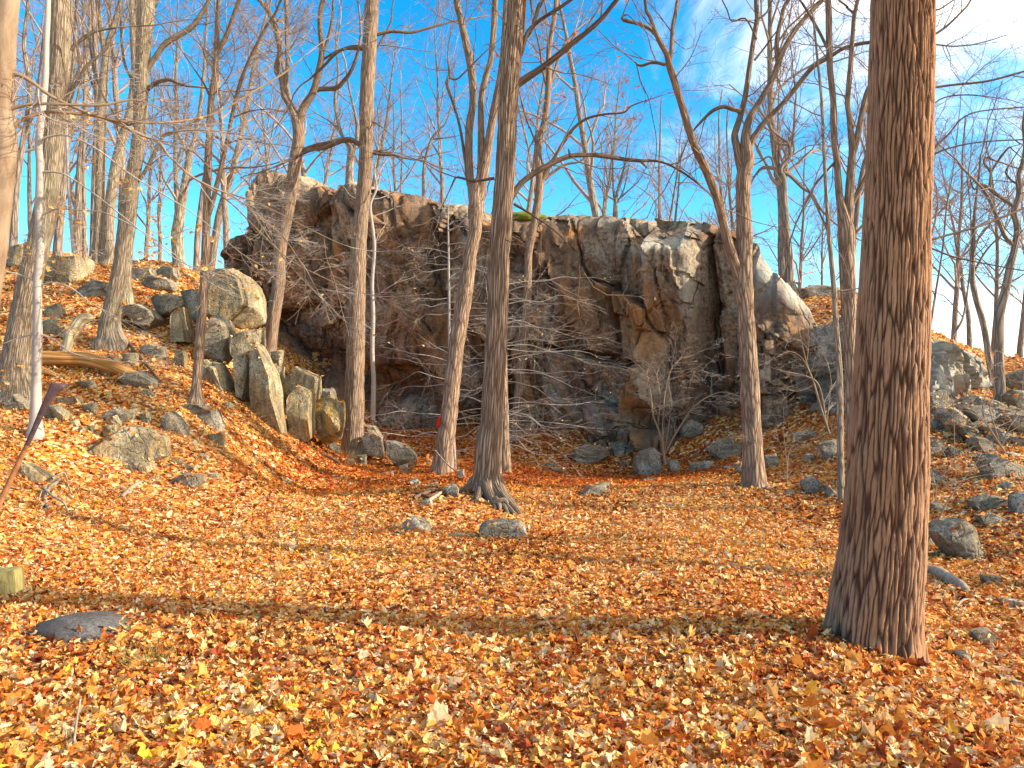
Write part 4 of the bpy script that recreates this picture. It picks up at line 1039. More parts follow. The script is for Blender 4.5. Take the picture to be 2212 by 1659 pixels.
T('tree', 'crooked trunk with gnarled limbs right of the big trunk, leaning from the rocks', 14.2,
  [(2158, 868, 26), (2160, 843, 22), (2158, 796, 21), (2158, 759, 20), (2158, 686, 20), (2171, 631, 18), (2182, 577, 16), (2191, 540, 14), (2198, 493, 14), (2191, 456, 13), (2202, 420, 13), (2200, 383, 11), (2209, 351, 9), (2214, 320, 8), (2210, 270, 6)],
  [[(2195, 458, 9), (2189, 445, 8), (2153, 420, 8), (2134, 405, 7), (2116, 398, 6), (2105, 410, 4), (2098, 395, 3)], [(2138, 400, 6), (2140, 372, 6), (2125, 352, 5), (2130, 340, 5), (2144, 345, 4)], [(2140, 372, 5), (2165, 335, 5), (2180, 318, 4), (2186, 322, 3)],
   [(2205, 400, 6), (2185, 390, 5), (2172, 372, 4), (2180, 358, 3)], [(2194, 548, 8), (2189, 530, 8), (2171, 511, 9), (2156, 475, 8), (2138, 431, 7), (2120, 405, 6)]],
  M_BARK_FAR, rate=2.6, k=20, flare=.3, trunk_twigs=.5, tl=(.5, 1.3))
T('tree', 'thin curved trunk just left of the crooked gnarled one', 15.0,
  [(2137, 775, 14), (2134, 759, 13), (2125, 704, 13), (2105, 631, 12), (2100, 587, 11), (2103, 540, 9), (2104, 475, 7), (2112, 402, 5), (2118, 340, 4)], [[(2102, 590, 6), (2125, 550, 5), (2140, 530, 4), (2160, 510, 3)]],
  M_BARK_FAR, rate=2.4, k=14, flare=.2, trunk_twigs=.6)
T('tree', 'thin straight leaning stem on the outcrop skyline, nearest the big trunk', 18.5, [(2004, 745, 6), (2007, 723, 6), (2020, 640, 5), (2036, 540, 4), (2045, 450, 4), (2060, 360, 3), (2072, 250, 2)], [[(2020, 640, 3), (2000, 600, 2), (1990, 570, 2)]], M_BARK_FAR, rate=2.5, k=8, trunk_twigs=.7)
T('tree', 'thin dark stem that kinks to the right on the outcrop skyline', 18.8, [(2055, 745, 6), (2058, 726, 6), (2080, 686, 5), (2091, 620, 4), (2098, 540, 4), (2096, 450, 3), (2085, 350, 2)], [[(2080, 686, 3), (2060, 660, 3), (2040, 640, 2)]], M_BARK_FAR, rate=2.5, k=8, trunk_twigs=.7)
# --- left side
T('beech_tree', 'smooth trunk cut by the left frame edge with long low boughs', 9.0,
  [(-62, 1000, 64), (-46, 800, 50), (-24, 650, 43), (-8, 540, 41), (4, 400, 46), (10, 300, 49), (3, 250, 41), (8, 150, 42), (18, 0, 44)],
  [([(10, 168, 14), (21, 165, 10), (39, 161, 9), (72, 179, 8), (107, 206, 7), (154, 229, 7), (200, 247, 6), (258, 261, 6), (322, 265, 5), (376, 263, 5), (423, 256, 5), (476, 240, 4), (537, 204, 4), (609, 161, 4), (641, 136, 3)], {'drift': .45}),
   ([(12, 240, 10), (21, 236, 8), (54, 227, 7), (100, 224, 7), (150, 226, 6), (222, 227, 6), (286, 215, 4), (322, 226, 3), (352, 240, 2)], {'drift': .3}),
   ([(16, 300, 14), (32, 272, 10), (54, 256, 8), (100, 242, 8), (150, 244, 7), (215, 252, 7), (258, 269, 7), (304, 290, 7), (344, 308, 7), (358, 329, 6), (380, 351, 5), (412, 380, 5), (458, 405, 4), (501, 423, 4), (555, 462, 3), (609, 509, 3), (645, 559, 2)], {'drift': .5}),
   ([(344, 308, 6), (352, 294, 6), (362, 287, 6), (372, 286, 5)], {'drift': .0, 'd': 10.1}),
   ([(430, 392, 4), (500, 440, 3), (560, 500, 3), (625, 560, 2), (700, 600, 2), (745, 620, 2)], {'drift': .2, 'd': 11.0}),
   ([(470, 410, 3), (560, 440, 3), (640, 480, 2), (720, 520, 2), (760, 535, 2)], {'drift': .2, 'd': 11.0}),
   ([(540, 450, 3), (600, 540, 3), (650, 600, 2), (690, 640, 2)], {'drift': .2, 'd': 11.2})],
  M_BARK_TAN, M_TWIG_PALE, SPRAY, rate=2.7, k=40, step=.06, flare=.2, trunk_twigs=0, tl=(.5, 1.1), leaves=110, leaf_size=.055, limb_k=10)
T('beech_sapling', 'white beech stem in front of the leaning thick trunk, yellow leaves clinging', 10.4,
  [(76, 940, 34), (77, 915, 27), (77, 898, 24), (79, 826, 20), (81, 719, 19), (81, 612, 17), (86, 540, 17), (84, 466, 16), (86, 358, 15), (84, 304, 15), (97, 179, 13), (100, 90, 12), (104, 0, 11)],
  [[(88, 304, 6), (95, 299, 6), (122, 292, 5), (161, 297, 4), (215, 326, 4), (286, 380, 3), (358, 423, 3), (430, 470, 2), (500, 530, 2)], [(86, 375, 6), (93, 372, 6), (132, 374, 4), (179, 401, 3), (250, 455, 3), (330, 520, 2), (380, 560, 2)],
   [(86, 465, 6), (97, 462, 5), (125, 451, 4), (179, 455, 3), (233, 462, 3), (322, 509, 2), (390, 560, 2)], [(82, 612, 4), (60, 600, 3), (30, 590, 3), (-10, 585, 2)], [(82, 620, 4), (110, 610, 3), (150, 620, 3), (190, 650, 2)],
   [(80, 720, 4), (40, 730, 3), (0, 745, 2)], [(81, 720, 4), (120, 735, 3), (150, 760, 3), (200, 775, 2)], [(90, 240, 4), (60, 200, 3), (40, 180, 3)]],
  M_BARK_BEECH, M_TWIG_PALE, SPRAY, rate=1.7, k=28, step=.05, flare=.4, trunk_twigs=.3, tl=(.35, .9), leaves=420, leaf_tone=(.5, .68), leaf_size=.075, group=None, lobes=4)
T('tree', 'thick pale trunk leaning right behind the white beech stem', 12.0,
  [(30, 876, 84), (32, 850, 68), (34, 791, 58), (50, 683, 50), (72, 576, 47), (97, 466, 45), (111, 358, 43), (120, 251, 43), (128, 143, 42), (131, 0, 43)],
  [[(140, 210, 9), (165, 180, 8), (190, 140, 7), (215, 120, 6), (240, 90, 4)], [(128, 130, 8), (160, 100, 7), (200, 70, 6), (250, 60, 4)], [(118, 260, 6), (150, 225, 5), (170, 150, 4), (165, 90, 4)]],
  M_BARK_GREY, rate=2.4, k=64, step=.045, ridge=.017, flare=.4, freq=(17, 2.4), trunk_twigs=.4)
T('tree', 'sturdy trunk on the left slope with a stout forked limb bending right', 14.8,
  [(240, 744, 78), (239, 730, 58), (237, 701, 43), (246, 647, 34), (261, 573, 32), (278, 430, 30), (297, 322, 28), (305, 215, 28), (307, 143, 29), (317, 0, 34)],
  [[(310, 200, 12), (319, 193, 10), (337, 179, 9), (365, 172, 8), (385, 180, 7), (405, 186, 5)], [(312, 160, 14), (322, 143, 12), (340, 118, 12), (358, 93, 12), (394, 72, 12), (419, 54, 11), (440, 21, 9), (452, 0, 8)],
   [(300, 390, 9), (312, 372, 8), (333, 333, 8), (347, 304, 8), (355, 292, 7), (372, 288, 7)], [(318, 40, 9), (335, 10, 8), (340, 0, 7)], [(306, 250, 6), (280, 270, 5), (255, 260, 5), (240, 235, 4)]],
  M_BARK_GREY, rate=2.4, k=48, step=.05, ridge=.013, flare=.5, freq=(18, 2.2), trunk_twigs=.5)
T('tree', 'plain trunk standing right behind the sturdy trunk with the forked limb', 17.2, [(273, 642, 30), (272, 620, 24), (274, 576, 20), (288, 440, 18), (294, 360, 17), (296, 250, 16), (290, 120, 14), (284, 0, 12)], [[(290, 180, 7), (270, 140, 6), (262, 80, 5), (258, 0, 4)]], M_BARK_GREY, rate=1.8, k=22, ridge=.008, trunk_twigs=.5)
T('tree', 'slanting trunk on the crest leaning into the sturdy trunk', 21.0, [(234, 572, 28), (235, 559, 24), (236, 466, 22), (247, 376, 22), (261, 311, 20), (272, 272, 18), (284, 220, 15), (292, 120, 12), (296, 0, 9)], [], M_BARK_GREY, rate=2.4, k=20, ridge=.008, trunk_twigs=.5)
T('tree', 'crest tree with twin leaders left of the slanting trunk', 21.5, [(211, 575, 28), (211, 560, 23), (215, 466, 22), (217, 358, 20), (220, 251, 20), (224, 179, 18), (231, 107, 15), (240, 72, 12), (251, 36, 10), (261, 0, 8)], [[(228, 130, 12), (218, 60, 11), (213, 30, 11), (211, 0, 10)], [(222, 200, 7), (205, 160, 6), (196, 110, 5), (190, 60, 4)]], M_BARK_GREY, rate=2.6, k=22, ridge=.008, trunk_twigs=.5)
T('tree', 'shadowed trunk hugging the twin leader crest tree on its left', 22.2, [(200, 560, 16), (201, 537, 14), (206, 358, 14), (210, 251, 12), (206, 120, 10), (200, 0, 8)], [[(206, 200, 5), (190, 150, 5), (180, 60, 4)]], M_BARK_FAR, rate=2., k=14, trunk_twigs=.5)
T('tree', 'very thin straight pole tree left of the twin leader crest tree', 20.5, [(160, 560, 9), (159, 548, 8), (150, 430, 7), (145, 322, 6), (143, 215, 5), (140, 100, 4), (138, 0, 3)], [], M_BARK_BEECH, M_TWIG, k=10, rate=2.2, trunk_twigs=.6)
T('tree', 'thin crest tree between the pole tree and the twin leader tree', 22.8, [(183, 560, 11), (183, 540, 9), (182, 440, 8), (180, 358, 7), (184, 250, 6), (182, 120, 5), (178, 0, 4)], [], M_BARK_FAR, k=10, rate=2.2, trunk_twigs=.6)
T('tree', 'short dark trunk on the crest hidden behind the thick pale trunk', 22.0, [(124, 565, 22), (125, 537, 18), (132, 448, 16), (140, 360, 14), (150, 250, 11), (160, 120, 8), (165, 0, 6)], [], M_BARK_FAR, k=14, rate=2.8, trunk_twigs=.6)
T('tree', 'curving trunk seen between the frame edge trunk and the white beech', 21.0, [(28, 560, 18), (30, 500, 16), (36, 394, 14), (50, 304, 12), (64, 215, 10), (56, 130, 9), (52, 90, 8), (61, 0, 7)], [[(50, 310, 7), (70, 250, 6), (85, 160, 5), (95, 60, 4)]], M_BARK_FAR, k=14, rate=2.8, trunk_twigs=.6)
T('tree', 'rough trunk with crooked dark side limbs at the right end of the crest', 20.0, [(388, 585, 30), (387, 570, 26), (385, 555, 25), (383, 501, 24), (394, 430, 18), (403, 376, 16), (408, 340, 14), (419, 304, 9), (430, 250, 8), (440, 160, 7), (446, 60, 5), (448, 0, 4)],
  [[(405, 392, 7), (412, 387, 6), (448, 372, 5), (501, 362, 5), (540, 362, 4), (573, 358, 3)], [(408, 345, 7), (398, 315, 6), (385, 290, 5), (372, 260, 4)]], M_BARK_GREY, rate=2.2, k=18, ridge=.008, trunk_twigs=.5)
T('tree', 'second crest trunk just right of the one with crooked dark limbs', 21.0, [(424, 600, 16), (425, 560, 14), (428, 500, 13), (440, 400, 10), (452, 320, 8), (462, 200, 6), (468, 60, 4), (470, 0, 3)], [], M_BARK_FAR, k=12, rate=2., trunk_twigs=.6)
T('tree', 'slim twin stem tree rising in front of the tumbled blocks', 13.0,
  [(423, 872, 40), (423, 855, 26), (425, 825, 21), (428, 791, 20), (433, 719, 20), (439, 647, 19), (442, 576, 18), (444, 537, 18), (446, 466, 17), (449, 358, 16), (453, 286, 15), (457, 215, 14), (466, 150, 13), (469, 72, 11), (473, 0, 9)],
  [[(448, 470, 13), (458, 440, 11), (473, 380, 10), (491, 304, 9), (501, 251, 8), (519, 179, 8), (544, 118, 7), (573, 61, 6), (605, 4, 5)], [(466, 135, 9), (473, 107, 10), (491, 72, 10), (509, 21, 9), (516, 0, 8)],
   [(456, 215, 5), (440, 180, 4), (420, 150, 3), (400, 120, 3)], [(500, 255, 4), (540, 240, 3), (580, 235, 2)], [(490, 310, 4), (530, 300, 3), (570, 310, 2)], [(450, 360, 4), (420, 330, 3), (390, 320, 3)]],
  M_BARK, rate=2.1, k=30, step=.06, ridge=.009, flare=.4, trunk_twigs=.55, tl=(.7, 1.6), spec=BUSHY)
T('tree', 'wide Y shaped tree standing behind the tumbled blocks before the cliff', 17.6,
  [(580, 790, 32), (582, 755, 30), (591, 683, 28), (602, 612, 27), (605, 537, 27), (623, 448, 27), (632, 394, 28), (639, 340, 27), (645, 304, 26), (643, 265, 24), (633, 240, 17), (623, 222, 15), (614, 205, 14), (609, 172, 13), (598, 150, 13), (605, 107, 12), (592, 47, 11), (566, 7, 9), (560, 0, 8)],
  [[(645, 270, 20), (652, 240, 17), (662, 222, 16), (677, 197, 15), (691, 143, 14), (695, 107, 12), (691, 54, 11), (698, 0, 11)], [(614, 185, 10), (621, 150, 10), (620, 90, 9), (618, 0, 9)], [(693, 115, 8), (705, 95, 7), (716, 50, 6), (720, 0, 5)],
   [(666, 218, 10), (678, 200, 9), (691, 193, 10), (727, 190, 10), (745, 172, 9), (756, 158, 8), (768, 130, 7), (775, 105, 6)], [(645, 335, 10), (652, 326, 9), (680, 315, 9), (716, 308, 10), (756, 303, 10), (778, 314, 9), (800, 325, 8), (830, 330, 6), (860, 336, 4)],
   [(696, 130, 6), (725, 112, 5), (755, 100, 4), (780, 98, 3)]],
  M_BARK, rate=1.6, k=36, step=.06, ridge=.010, flare=.2, trunk_twigs=.5, tl=(.7, 1.7), sink=1.4)
# --- the beech sapling whose pale tiers of twigs screen the cliff
tiers = []
rb = np.random.default_rng(77)
def bough(x, y, s, L, d, dy):
    return ([(x, y, 2.2), (x + s * L * .3, y + dy * .2 + rb.uniform(-9, 3), 1.7), (x + s * L * .55, y + dy * .5 + rb.uniform(-8, 6), 1.4), (x + s * L * .8, y + dy * .8 + rb.uniform(-8, 6), 1.1), (x + s * L, y + dy + rb.uniform(-6, 6), .8)], {'drift': rb.uniform(-.9, .6), 'd': d})
for i in range(50):
    y = 480 + 505 * (i / 50) + rb.uniform(-12, 12)
    xb = 970 + (y > 780) * (y - 780) * .055
    tiers.append(bough(xb, y, rb.choice((-1, 1)), rb.uniform(45, 165) * (1.0 if y > 620 else .6), 14.95, rb.uniform(-34, 18)))
for i in range(24):
    tiers.append(bough(1088, rb.uniform(610, 965), 1, rb.uniform(60, 200), 15.3, rb.uniform(-30, 50)))
T('beech_sapling', 'slender beech sapling with flat tiers of pale twigs before the dark cliff', 14.95,
  [(984, 1024, 8), (980, 952, 7), (975, 850, 7), (971, 755, 6), (970, 640, 5), (969, 540, 4), (968, 460, 2.5), (972, 430, 2)], tiers,
  M_BARK_BEECH, M_TWIG_PALE, [(5, .14, .01, .1, 6, .12, (30, 55), .52, .6, 3, .0028), (3, .14, .03, .2, 0, 0, (0, 0), 0, 0, 3, .0019)], rate=2.4, k=10, flare=.1, trunk_twigs=.3, tl=(.3, .8), leaves=170, leaf_tone=(.56, .9), leaf_size=.05, group=None, limb_k=6)
# --- shrubs
def shrub(label, d, stems, rate=5, tl=(.4, .9), twig=None, leaves=0):
    rg = np.random.default_rng(900 + int(d * 10))
    return T('shrub', label, d, stems[0], stems[1:], M_BARK_TAN, twig or M_TWIG_PALE, [(6, .10, .01, .1, 6, .12, (30, 55), .52, .6, 3, .003), (5, .12, .015, .25, 4, .15, (30, 55), .5, .65, 3, .0022), (3, .14, .04, .2, 0, 0, (0, 0), 0, 0, 3, .0018)], rate=rate, k=8, flare=.1, trunk_twigs=.55, tl=tl, cat='shrub', group=None, limb_k=6, sink=.2, drift=.5, leaves=leaves)
shrub('bare many stemmed shrub with a flat crown at the cliff foot', 15.6,
      [r6([(82, 1205, 14), (70, 1120, 11), (20, 980, 9), (5, 860, 8), (-20, 740, 5), (-70, 680, 3)]), r6([(80, 1200, 10), (75, 1050, 8), (85, 880, 7), (115, 730, 6), (160, 660, 4), (230, 630, 3)]), r6([(90, 1205, 12), (150, 1090, 10), (250, 940, 9), (340, 870, 8), (430, 840, 5), (520, 860, 3)]),
       r6([(78, 1205, 9), (50, 1050, 8), (60, 900, 6), (50, 790, 5), (20, 700, 4), (-60, 640, 3)]), r6([(85, 1205, 8), (110, 1050, 7), (125, 900, 6), (110, 780, 5), (130, 690, 3)]), r6([(70, 800, 6), (-40, 740, 4), (-120, 700, 3), (-160, 690, 2)]), r6([(110, 720, 5), (170, 720, 4), (260, 700, 3), (330, 720, 2)])], 4.5, (.35, .8))
shrub('bare leaning shrub in the shade left of the pale sapling', 14.3,
      [r6([(1040, 1025, 16), (1000, 900, 14), (970, 790, 12), (930, 680, 9), (900, 560, 6), (880, 460, 3)]), r6([(1040, 1025, 14), (1020, 880, 12), (985, 780, 10), (900, 740, 8), (800, 720, 6), (700, 690, 3)]), r6([(1045, 1025, 10), (1060, 880, 8), (1070, 760, 6), (1040, 640, 5), (1000, 560, 3)]),
       r6([(960, 760, 7), (900, 640, 5), (820, 600, 4), (740, 640, 3)]), r6([(930, 650, 5), (940, 520, 4), (930, 420, 3), (960, 330, 2)]), r6([(985, 790, 6), (900, 830, 5), (830, 830, 4), (760, 770, 3), (700, 790, 2)])], 5, (.35, .8))
shrub('bare shrub of pale forking stems on the right slope', 11.3,
      [r6([(2075, 1160, 14), (2030, 1090, 12), (1980, 1000, 10), (1970, 920, 7), (1990, 850, 4)]), r6([(2075, 1160, 12), (2040, 1050, 10), (2010, 930, 8), (2040, 850, 5), (2030, 780, 3)]), r6([(2078, 1160, 12), (2110, 1080, 9), (2160, 980, 7), (2180, 900, 5), (2200, 830, 3)]), r6([(2020, 1060, 7), (1960, 1000, 6), (1900, 960, 5), (1850, 950, 3)]), r6([(2110, 1085, 6), (2170, 1050, 5), (2230, 1000, 3)])], 4, (.3, .7))
shrub('thin bare sapling in the leaves right of the bent fork tree', 12.2, [r6([(812, 1300, 7), (815, 1230, 6), (835, 1170, 5), (880, 1140, 3), (960, 1120, 2)]), r6([(812, 1290, 5), (800, 1180, 4), (792, 1090, 3), (790, 1040, 2)]), r6([(815, 1230, 4), (780, 1190, 3), (740, 1180, 2)])], 4, (.25, .6))
shrub('single upright thin sapling below the rounded outcrop', 10.8, [r6([(1800, 1210, 6), (1800, 1080, 5), (1795, 960, 5), (1790, 900, 4), (1770, 830, 3)]), r6([(1798, 960, 3), (1740, 900, 3), (1690, 870, 2)])], 3, (.25, .5))
shrub('bare bush of fine twigs in front of the sloping grey slabs by the big trunk', 9.6, [r6([(1690, 1450, 6), (1700, 1370, 5), (1740, 1320, 4), (1800, 1290, 2)]), r6([(1690, 1450, 5), (1660, 1370, 4), (1640, 1330, 2)]), r6([(1695, 1450, 5), (1750, 1400, 4), (1830, 1370, 2)])], 6, (.25, .5))
shrub('dark thin twig rising beside the pale banded slab', 8.1, [[(1988, 1200, 5), (2005, 1165, 4), (2028, 1120, 4), (2055, 1070, 3), (2085, 1030, 2)], [(2010, 1150, 2), (2040, 1160, 2)]], 2, (.15, .35), M_TWIG)

# oak leaves held at the fork, the painted blaze, the roots of the shaggy trunk
def on_tree(root, name, P, Rr, m, k=8, ridge=0., seed=3.3):
    C = catmull(np.concatenate([P, np.asarray(Rr)[:, None]], 1), .05)
    b = np.array(root.location)
    return link(name, stem_mesh(name, C[:, :3], C[:, 3], k, ridge, 0, seed, (17, 2), .12, 5, b), m, root)
for q, ds, rr, mm_ in (([(1062, 1030), (1074, 1056), (1092, 1080), (1112, 1102), (1134, 1124)], (11.5, 11.25, 10.95, 10.7, 10.45), (.16, .13, .10, .07, .03), M_BARK_SHAG),
                       ([(1050, 1036), (1058, 1064), (1072, 1090), (1086, 1110)], (11.4, 11.15, 10.9, 10.65), (.14, .10, .07, .03), M_BARK_SHAG),
                       ([(1034, 1040), (1016, 1054), (992, 1064)], (11.5, 11.4, 11.3), (.13, .09, .03), M_BARK_SHAG),
                       ([(1042, 1046), (1034, 1070), (1026, 1090)], (11.35, 11.1, 10.9), (.10, .06, .02), M_BARK_SHAG),
                       ([(1072, 1076), (1080, 1092), (1082, 1112), (1090, 1124)], (10.95, 10.75, 10.6, 10.45), (.035, .028, .022, .012), M_BARK_TAN),
                       ([(1080, 1080), (1092, 1096), (1100, 1112), (1104, 1126)], (10.9, 10.7, 10.55, 10.4), (.032, .026, .02, .010), M_BARK_TAN),
                       ([(1068, 1080), (1070, 1098), (1064, 1112)], (10.95, 10.75, 10.6), (.03, .024, .012), M_BARK_TAN),
                       ([(1096, 1092), (1110, 1108), (1120, 1126)], (10.75, 10.55, 10.4), (.03, .022, .010), M_BARK_TAN),
                       ([(1064, 1086), (1076, 1082), (1090, 1080), (1098, 1088)], (10.85, 10.8, 10.8, 10.75), (.02, .035, .035, .02), M_BARK_TAN)):
    on_tree(shag, 'root', np.array([W(x, y, d + .06) for (x, y), d in zip(q, ds)]), np.array(rr), mm_, 14, .012)
m_, t_, b_ = mat('red_paint'); b_.inputs['Base Color'].default_value = (.75, .035, .02, 1)
def blaze():
    p = W(951, 911, 14.6); nr = 8
    r = .168
    V = []; 
    for dz in np.linspace(.085, -.085, 7):
        for a in np.linspace(-.16, .14, 6):
            w = p + np.array([.10 + dz * .16, 0, 0])
            V.append((w[0] - r * math.sin(.95 + a) * 1.04 , w[1] - r * math.cos(.95 + a) * 1.04, w[2] + dz))
    V = np.array(V); F_ = grid_faces(7, 6)
    V2 = V + np.array([.03, .03, 0])
    ring = [i for i in range(6)] + [i * 6 + 5 for i in range(1, 7)] + [36 + i for i in range(4, -1, -1)] + [i * 6 for i in range(5, 0, -1)]
    side = np.array([[ring[i], ring[(i + 1) % len(ring)], ring[(i + 1) % len(ring)] + 42, ring[i] + 42] for i in range(len(ring))])
    link('blaze', mk_mesh('blaze', np.concatenate([V, V2]) - np.array(fork.location), [F_, F_[:, ::-1] + 42, side]), m_, fork, label='small painted red blaze mark on the bark')
blaze()

# --- the trees beyond, on the crest, the cliff top and the right-hand rise
def far_tree_mesh(seed, H, spread, n1):
    rg = np.random.default_rng(seed)
    tr = grow(rg, np.zeros((1, 3)), np.array([[rg.normal(0, .06), rg.normal(0, .06), 1.0]]), np.array([H]), 14, .045, .08)
    tr[:, 0, 2] -= .4
    r = taper(np.array([H * .0125]), 14, .18)
    C = catmull(np.concatenate([tr[0], r[0][:, None]], 1), .3)
    trunk = stem_mesh('trunk', C[:, :3], C[:, 3], 10, 0, .2, seed)
    P, D, L, R0 = shoots(rg, tr, r, np.array([H]), n1, .28, (22, 55), spread, .55)
    spec = [(7, .16, .09, 0, 6, .2, (25, 55), .48, .55, 4, .012), (5, .2, .05, 0, 5, .2, (30, 60), .5, .6, 3, .007), (4, .22, .03, 0, 4, .2, (30, 60), .5, .7, 3, .0048), (3, .2, .03, 0, 0, 0, (0, 0), 0, 0, 3, .0038)]
    v, f, _ = crown_of(rg, P, D, L, R0, spec)
    return trunk, mk_mesh('crown', v, [f])
FAR = [far_tree_mesh(300 + i, h, s, n) for i, (h, s, n) in enumerate(((13, .34, 12), (15, .28, 14), (11, .42, 12), (14, .24, 13), (9, .45, 11), (12, .30, 13)))]
def far_group(lab, grp, xs, dr, n, seed, hs=(.8, 1.2)):
    rg = np.random.default_rng(seed)
    for i in range(n):
        x = xs[0] + (xs[1] - xs[0]) * (i + rg.uniform(.1, .9)) / n
        d = rg.uniform(*dr)
        X = (x - CX) / F * d
        k = int(rg.integers(len(FAR)))
        root = bpy.data.objects.new('bare_tree', None); COL.objects.link(root)
        root.location = (float(X), float(d), float(ground_z(X, d)[0]))
        s = rg.uniform(*hs); root.scale = (s, s, s); root.rotation_euler = (0, 0, rg.uniform(0, 6.28))
        root['label'] = lab; root['category'] = 'tree'; root['group'] = grp
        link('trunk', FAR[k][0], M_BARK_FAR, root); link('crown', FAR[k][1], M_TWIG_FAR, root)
far_group('bare grey tree beyond the crest of the left slope', 'trees beyond the left crest', (-60, 520), (25, 42), 12, 41)
far_group('bare grey tree behind the top of the cliff', 'trees behind the cliff top', (540, 1640), (28, 48), 16, 42, (.7, 1.05))
far_group('bare grey tree on the rise beyond the outcrop', 'trees beyond the outcrop', (1660, 2280), (24, 42), 13, 43, (.6, 1.0))
# two more stems near the cliff edge that stand out
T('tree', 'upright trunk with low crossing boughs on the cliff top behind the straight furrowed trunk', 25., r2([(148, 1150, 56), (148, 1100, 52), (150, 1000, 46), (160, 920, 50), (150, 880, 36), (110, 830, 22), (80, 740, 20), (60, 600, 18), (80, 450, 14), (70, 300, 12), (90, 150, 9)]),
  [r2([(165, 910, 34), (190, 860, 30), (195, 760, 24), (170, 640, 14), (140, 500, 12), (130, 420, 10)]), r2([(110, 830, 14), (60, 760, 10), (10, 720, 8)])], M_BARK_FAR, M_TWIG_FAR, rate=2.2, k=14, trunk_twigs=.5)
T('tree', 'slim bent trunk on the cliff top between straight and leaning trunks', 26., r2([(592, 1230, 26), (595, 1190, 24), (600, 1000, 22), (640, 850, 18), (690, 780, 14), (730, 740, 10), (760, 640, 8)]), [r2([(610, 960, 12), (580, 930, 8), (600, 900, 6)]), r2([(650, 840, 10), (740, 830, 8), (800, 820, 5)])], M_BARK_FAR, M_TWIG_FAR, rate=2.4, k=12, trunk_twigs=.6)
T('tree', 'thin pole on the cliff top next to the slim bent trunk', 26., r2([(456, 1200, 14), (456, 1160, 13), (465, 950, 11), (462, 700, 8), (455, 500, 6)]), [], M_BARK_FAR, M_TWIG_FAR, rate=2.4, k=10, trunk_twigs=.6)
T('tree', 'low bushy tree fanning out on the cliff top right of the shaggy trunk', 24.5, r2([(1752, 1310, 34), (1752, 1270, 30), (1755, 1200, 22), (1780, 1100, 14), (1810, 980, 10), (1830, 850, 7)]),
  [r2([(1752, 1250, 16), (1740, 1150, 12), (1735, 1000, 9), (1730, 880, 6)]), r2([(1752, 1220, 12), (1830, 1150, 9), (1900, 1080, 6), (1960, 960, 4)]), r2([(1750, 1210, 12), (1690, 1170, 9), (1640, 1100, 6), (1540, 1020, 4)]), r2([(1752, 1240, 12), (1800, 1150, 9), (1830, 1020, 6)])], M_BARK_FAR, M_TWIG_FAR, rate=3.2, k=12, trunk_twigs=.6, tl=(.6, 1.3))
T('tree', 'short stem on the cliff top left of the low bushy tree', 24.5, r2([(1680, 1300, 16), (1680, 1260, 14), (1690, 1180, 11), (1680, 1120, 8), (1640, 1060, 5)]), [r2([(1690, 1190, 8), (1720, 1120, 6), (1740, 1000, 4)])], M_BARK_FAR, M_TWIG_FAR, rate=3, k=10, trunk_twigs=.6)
T('tree', 'thin crooked stem on the cliff top left of the bent fork tree', 22., r3([(120, 1320, 16), (122, 1280, 14), (150, 1100, 12), (170, 960, 9), (180, 800, 6), (220, 650, 4)]), [r3([(150, 1120, 8), (240, 1030, 6), (330, 960, 4)]), r3([(155, 1080, 7), (250, 1080, 5)])], M_BARK_FAR, M_TWIG_FAR, rate=2.6, k=10, trunk_twigs=.6)

# slim trees standing off to the right, whose shadows cross the clearing
T('tree', 'slim tree outside to the right, its shadow lying across the clearing', 6.45, [(2997, 1235, 64), (3000, 900, 58), (3002, 400, 52), (2995, -200, 46), (2990, -900, 34)], [], M_BARK, k=16, rate=1.5, trunk_twigs=.4)
T('tree', 'forked tree outside to the right above the rocky slope', 10.0, [(2650, 860, 44), (2655, 500, 38), (2640, 100, 30), (2620, -300, 22)], [[(2652, 500, 20), (2600, 300, 16), (2560, 0, 12)], [(2652, 420, 18), (2720, 200, 14), (2750, -100, 10)]], M_BARK, k=16, rate=3.5, trunk_twigs=.6, spec=BUSHY)
T('tree', 'thin bushy tree outside to the right near the big trunk', 7.6, [(2700, 1080, 26), (2705, 800, 24), (2690, 400, 20), (2680, 0, 14)], [[(2700, 820, 12), (2640, 650, 9), (2600, 500, 6)], [(2700, 700, 12), (2760, 560, 9), (2790, 400, 6)]], M_BARK, k=16, rate=4., trunk_twigs=.7, spec=BUSHY)

# ---------------------------------------------------------------- fallen wood and other small things
def G(x, y, up=0.0, d=None):
    d = d or hit(x, y)
    p = W(x, y, d); p[2] += up
    return p
def stick(label, P, Rr, m, name='dead_branch', cat='branch', k=10, ridge=0., forks=(), group=None, seed=1.):
    P = np.asarray(P, float)
    C = catmull(np.concatenate([P, np.asarray(Rr, float)[:, None]], 1), .05)
    o = P[0]
    root = link(name, stem_mesh(name, C[:, :3], C[:, 3], k, ridge, 0, seed, (17, 2), None, 5, o), m, loc=o, label=label, cat=cat, group=group)
    for q, rr in forks:
        q = np.asarray(q, float)
        D_ = catmull(np.concatenate([q, np.asarray(rr, float)[:, None]], 1), .04)
        link('fork', stem_mesh('fork', D_[:, :3], D_[:, 3], 7, 0, 0, seed + 2, (17, 2), None, 5, o), m, root)
    return root
M_LOG = bark_material('barkless_orange_log', (.42, .15, .03), (.78, .42, .13), 9., .05, .01)
M_LOG2 = bark_material('weathered_log', (.30, .22, .12), (.58, .46, .28), 9., .06, .01)
M_STICKD = plain_material('dark_stick', (.10, .055, .035), (.22, .12, .07), 20.)
M_STICKP = plain_material('bleached_stick', (.22, .17, .12), (.42, .35, .26), 20.)

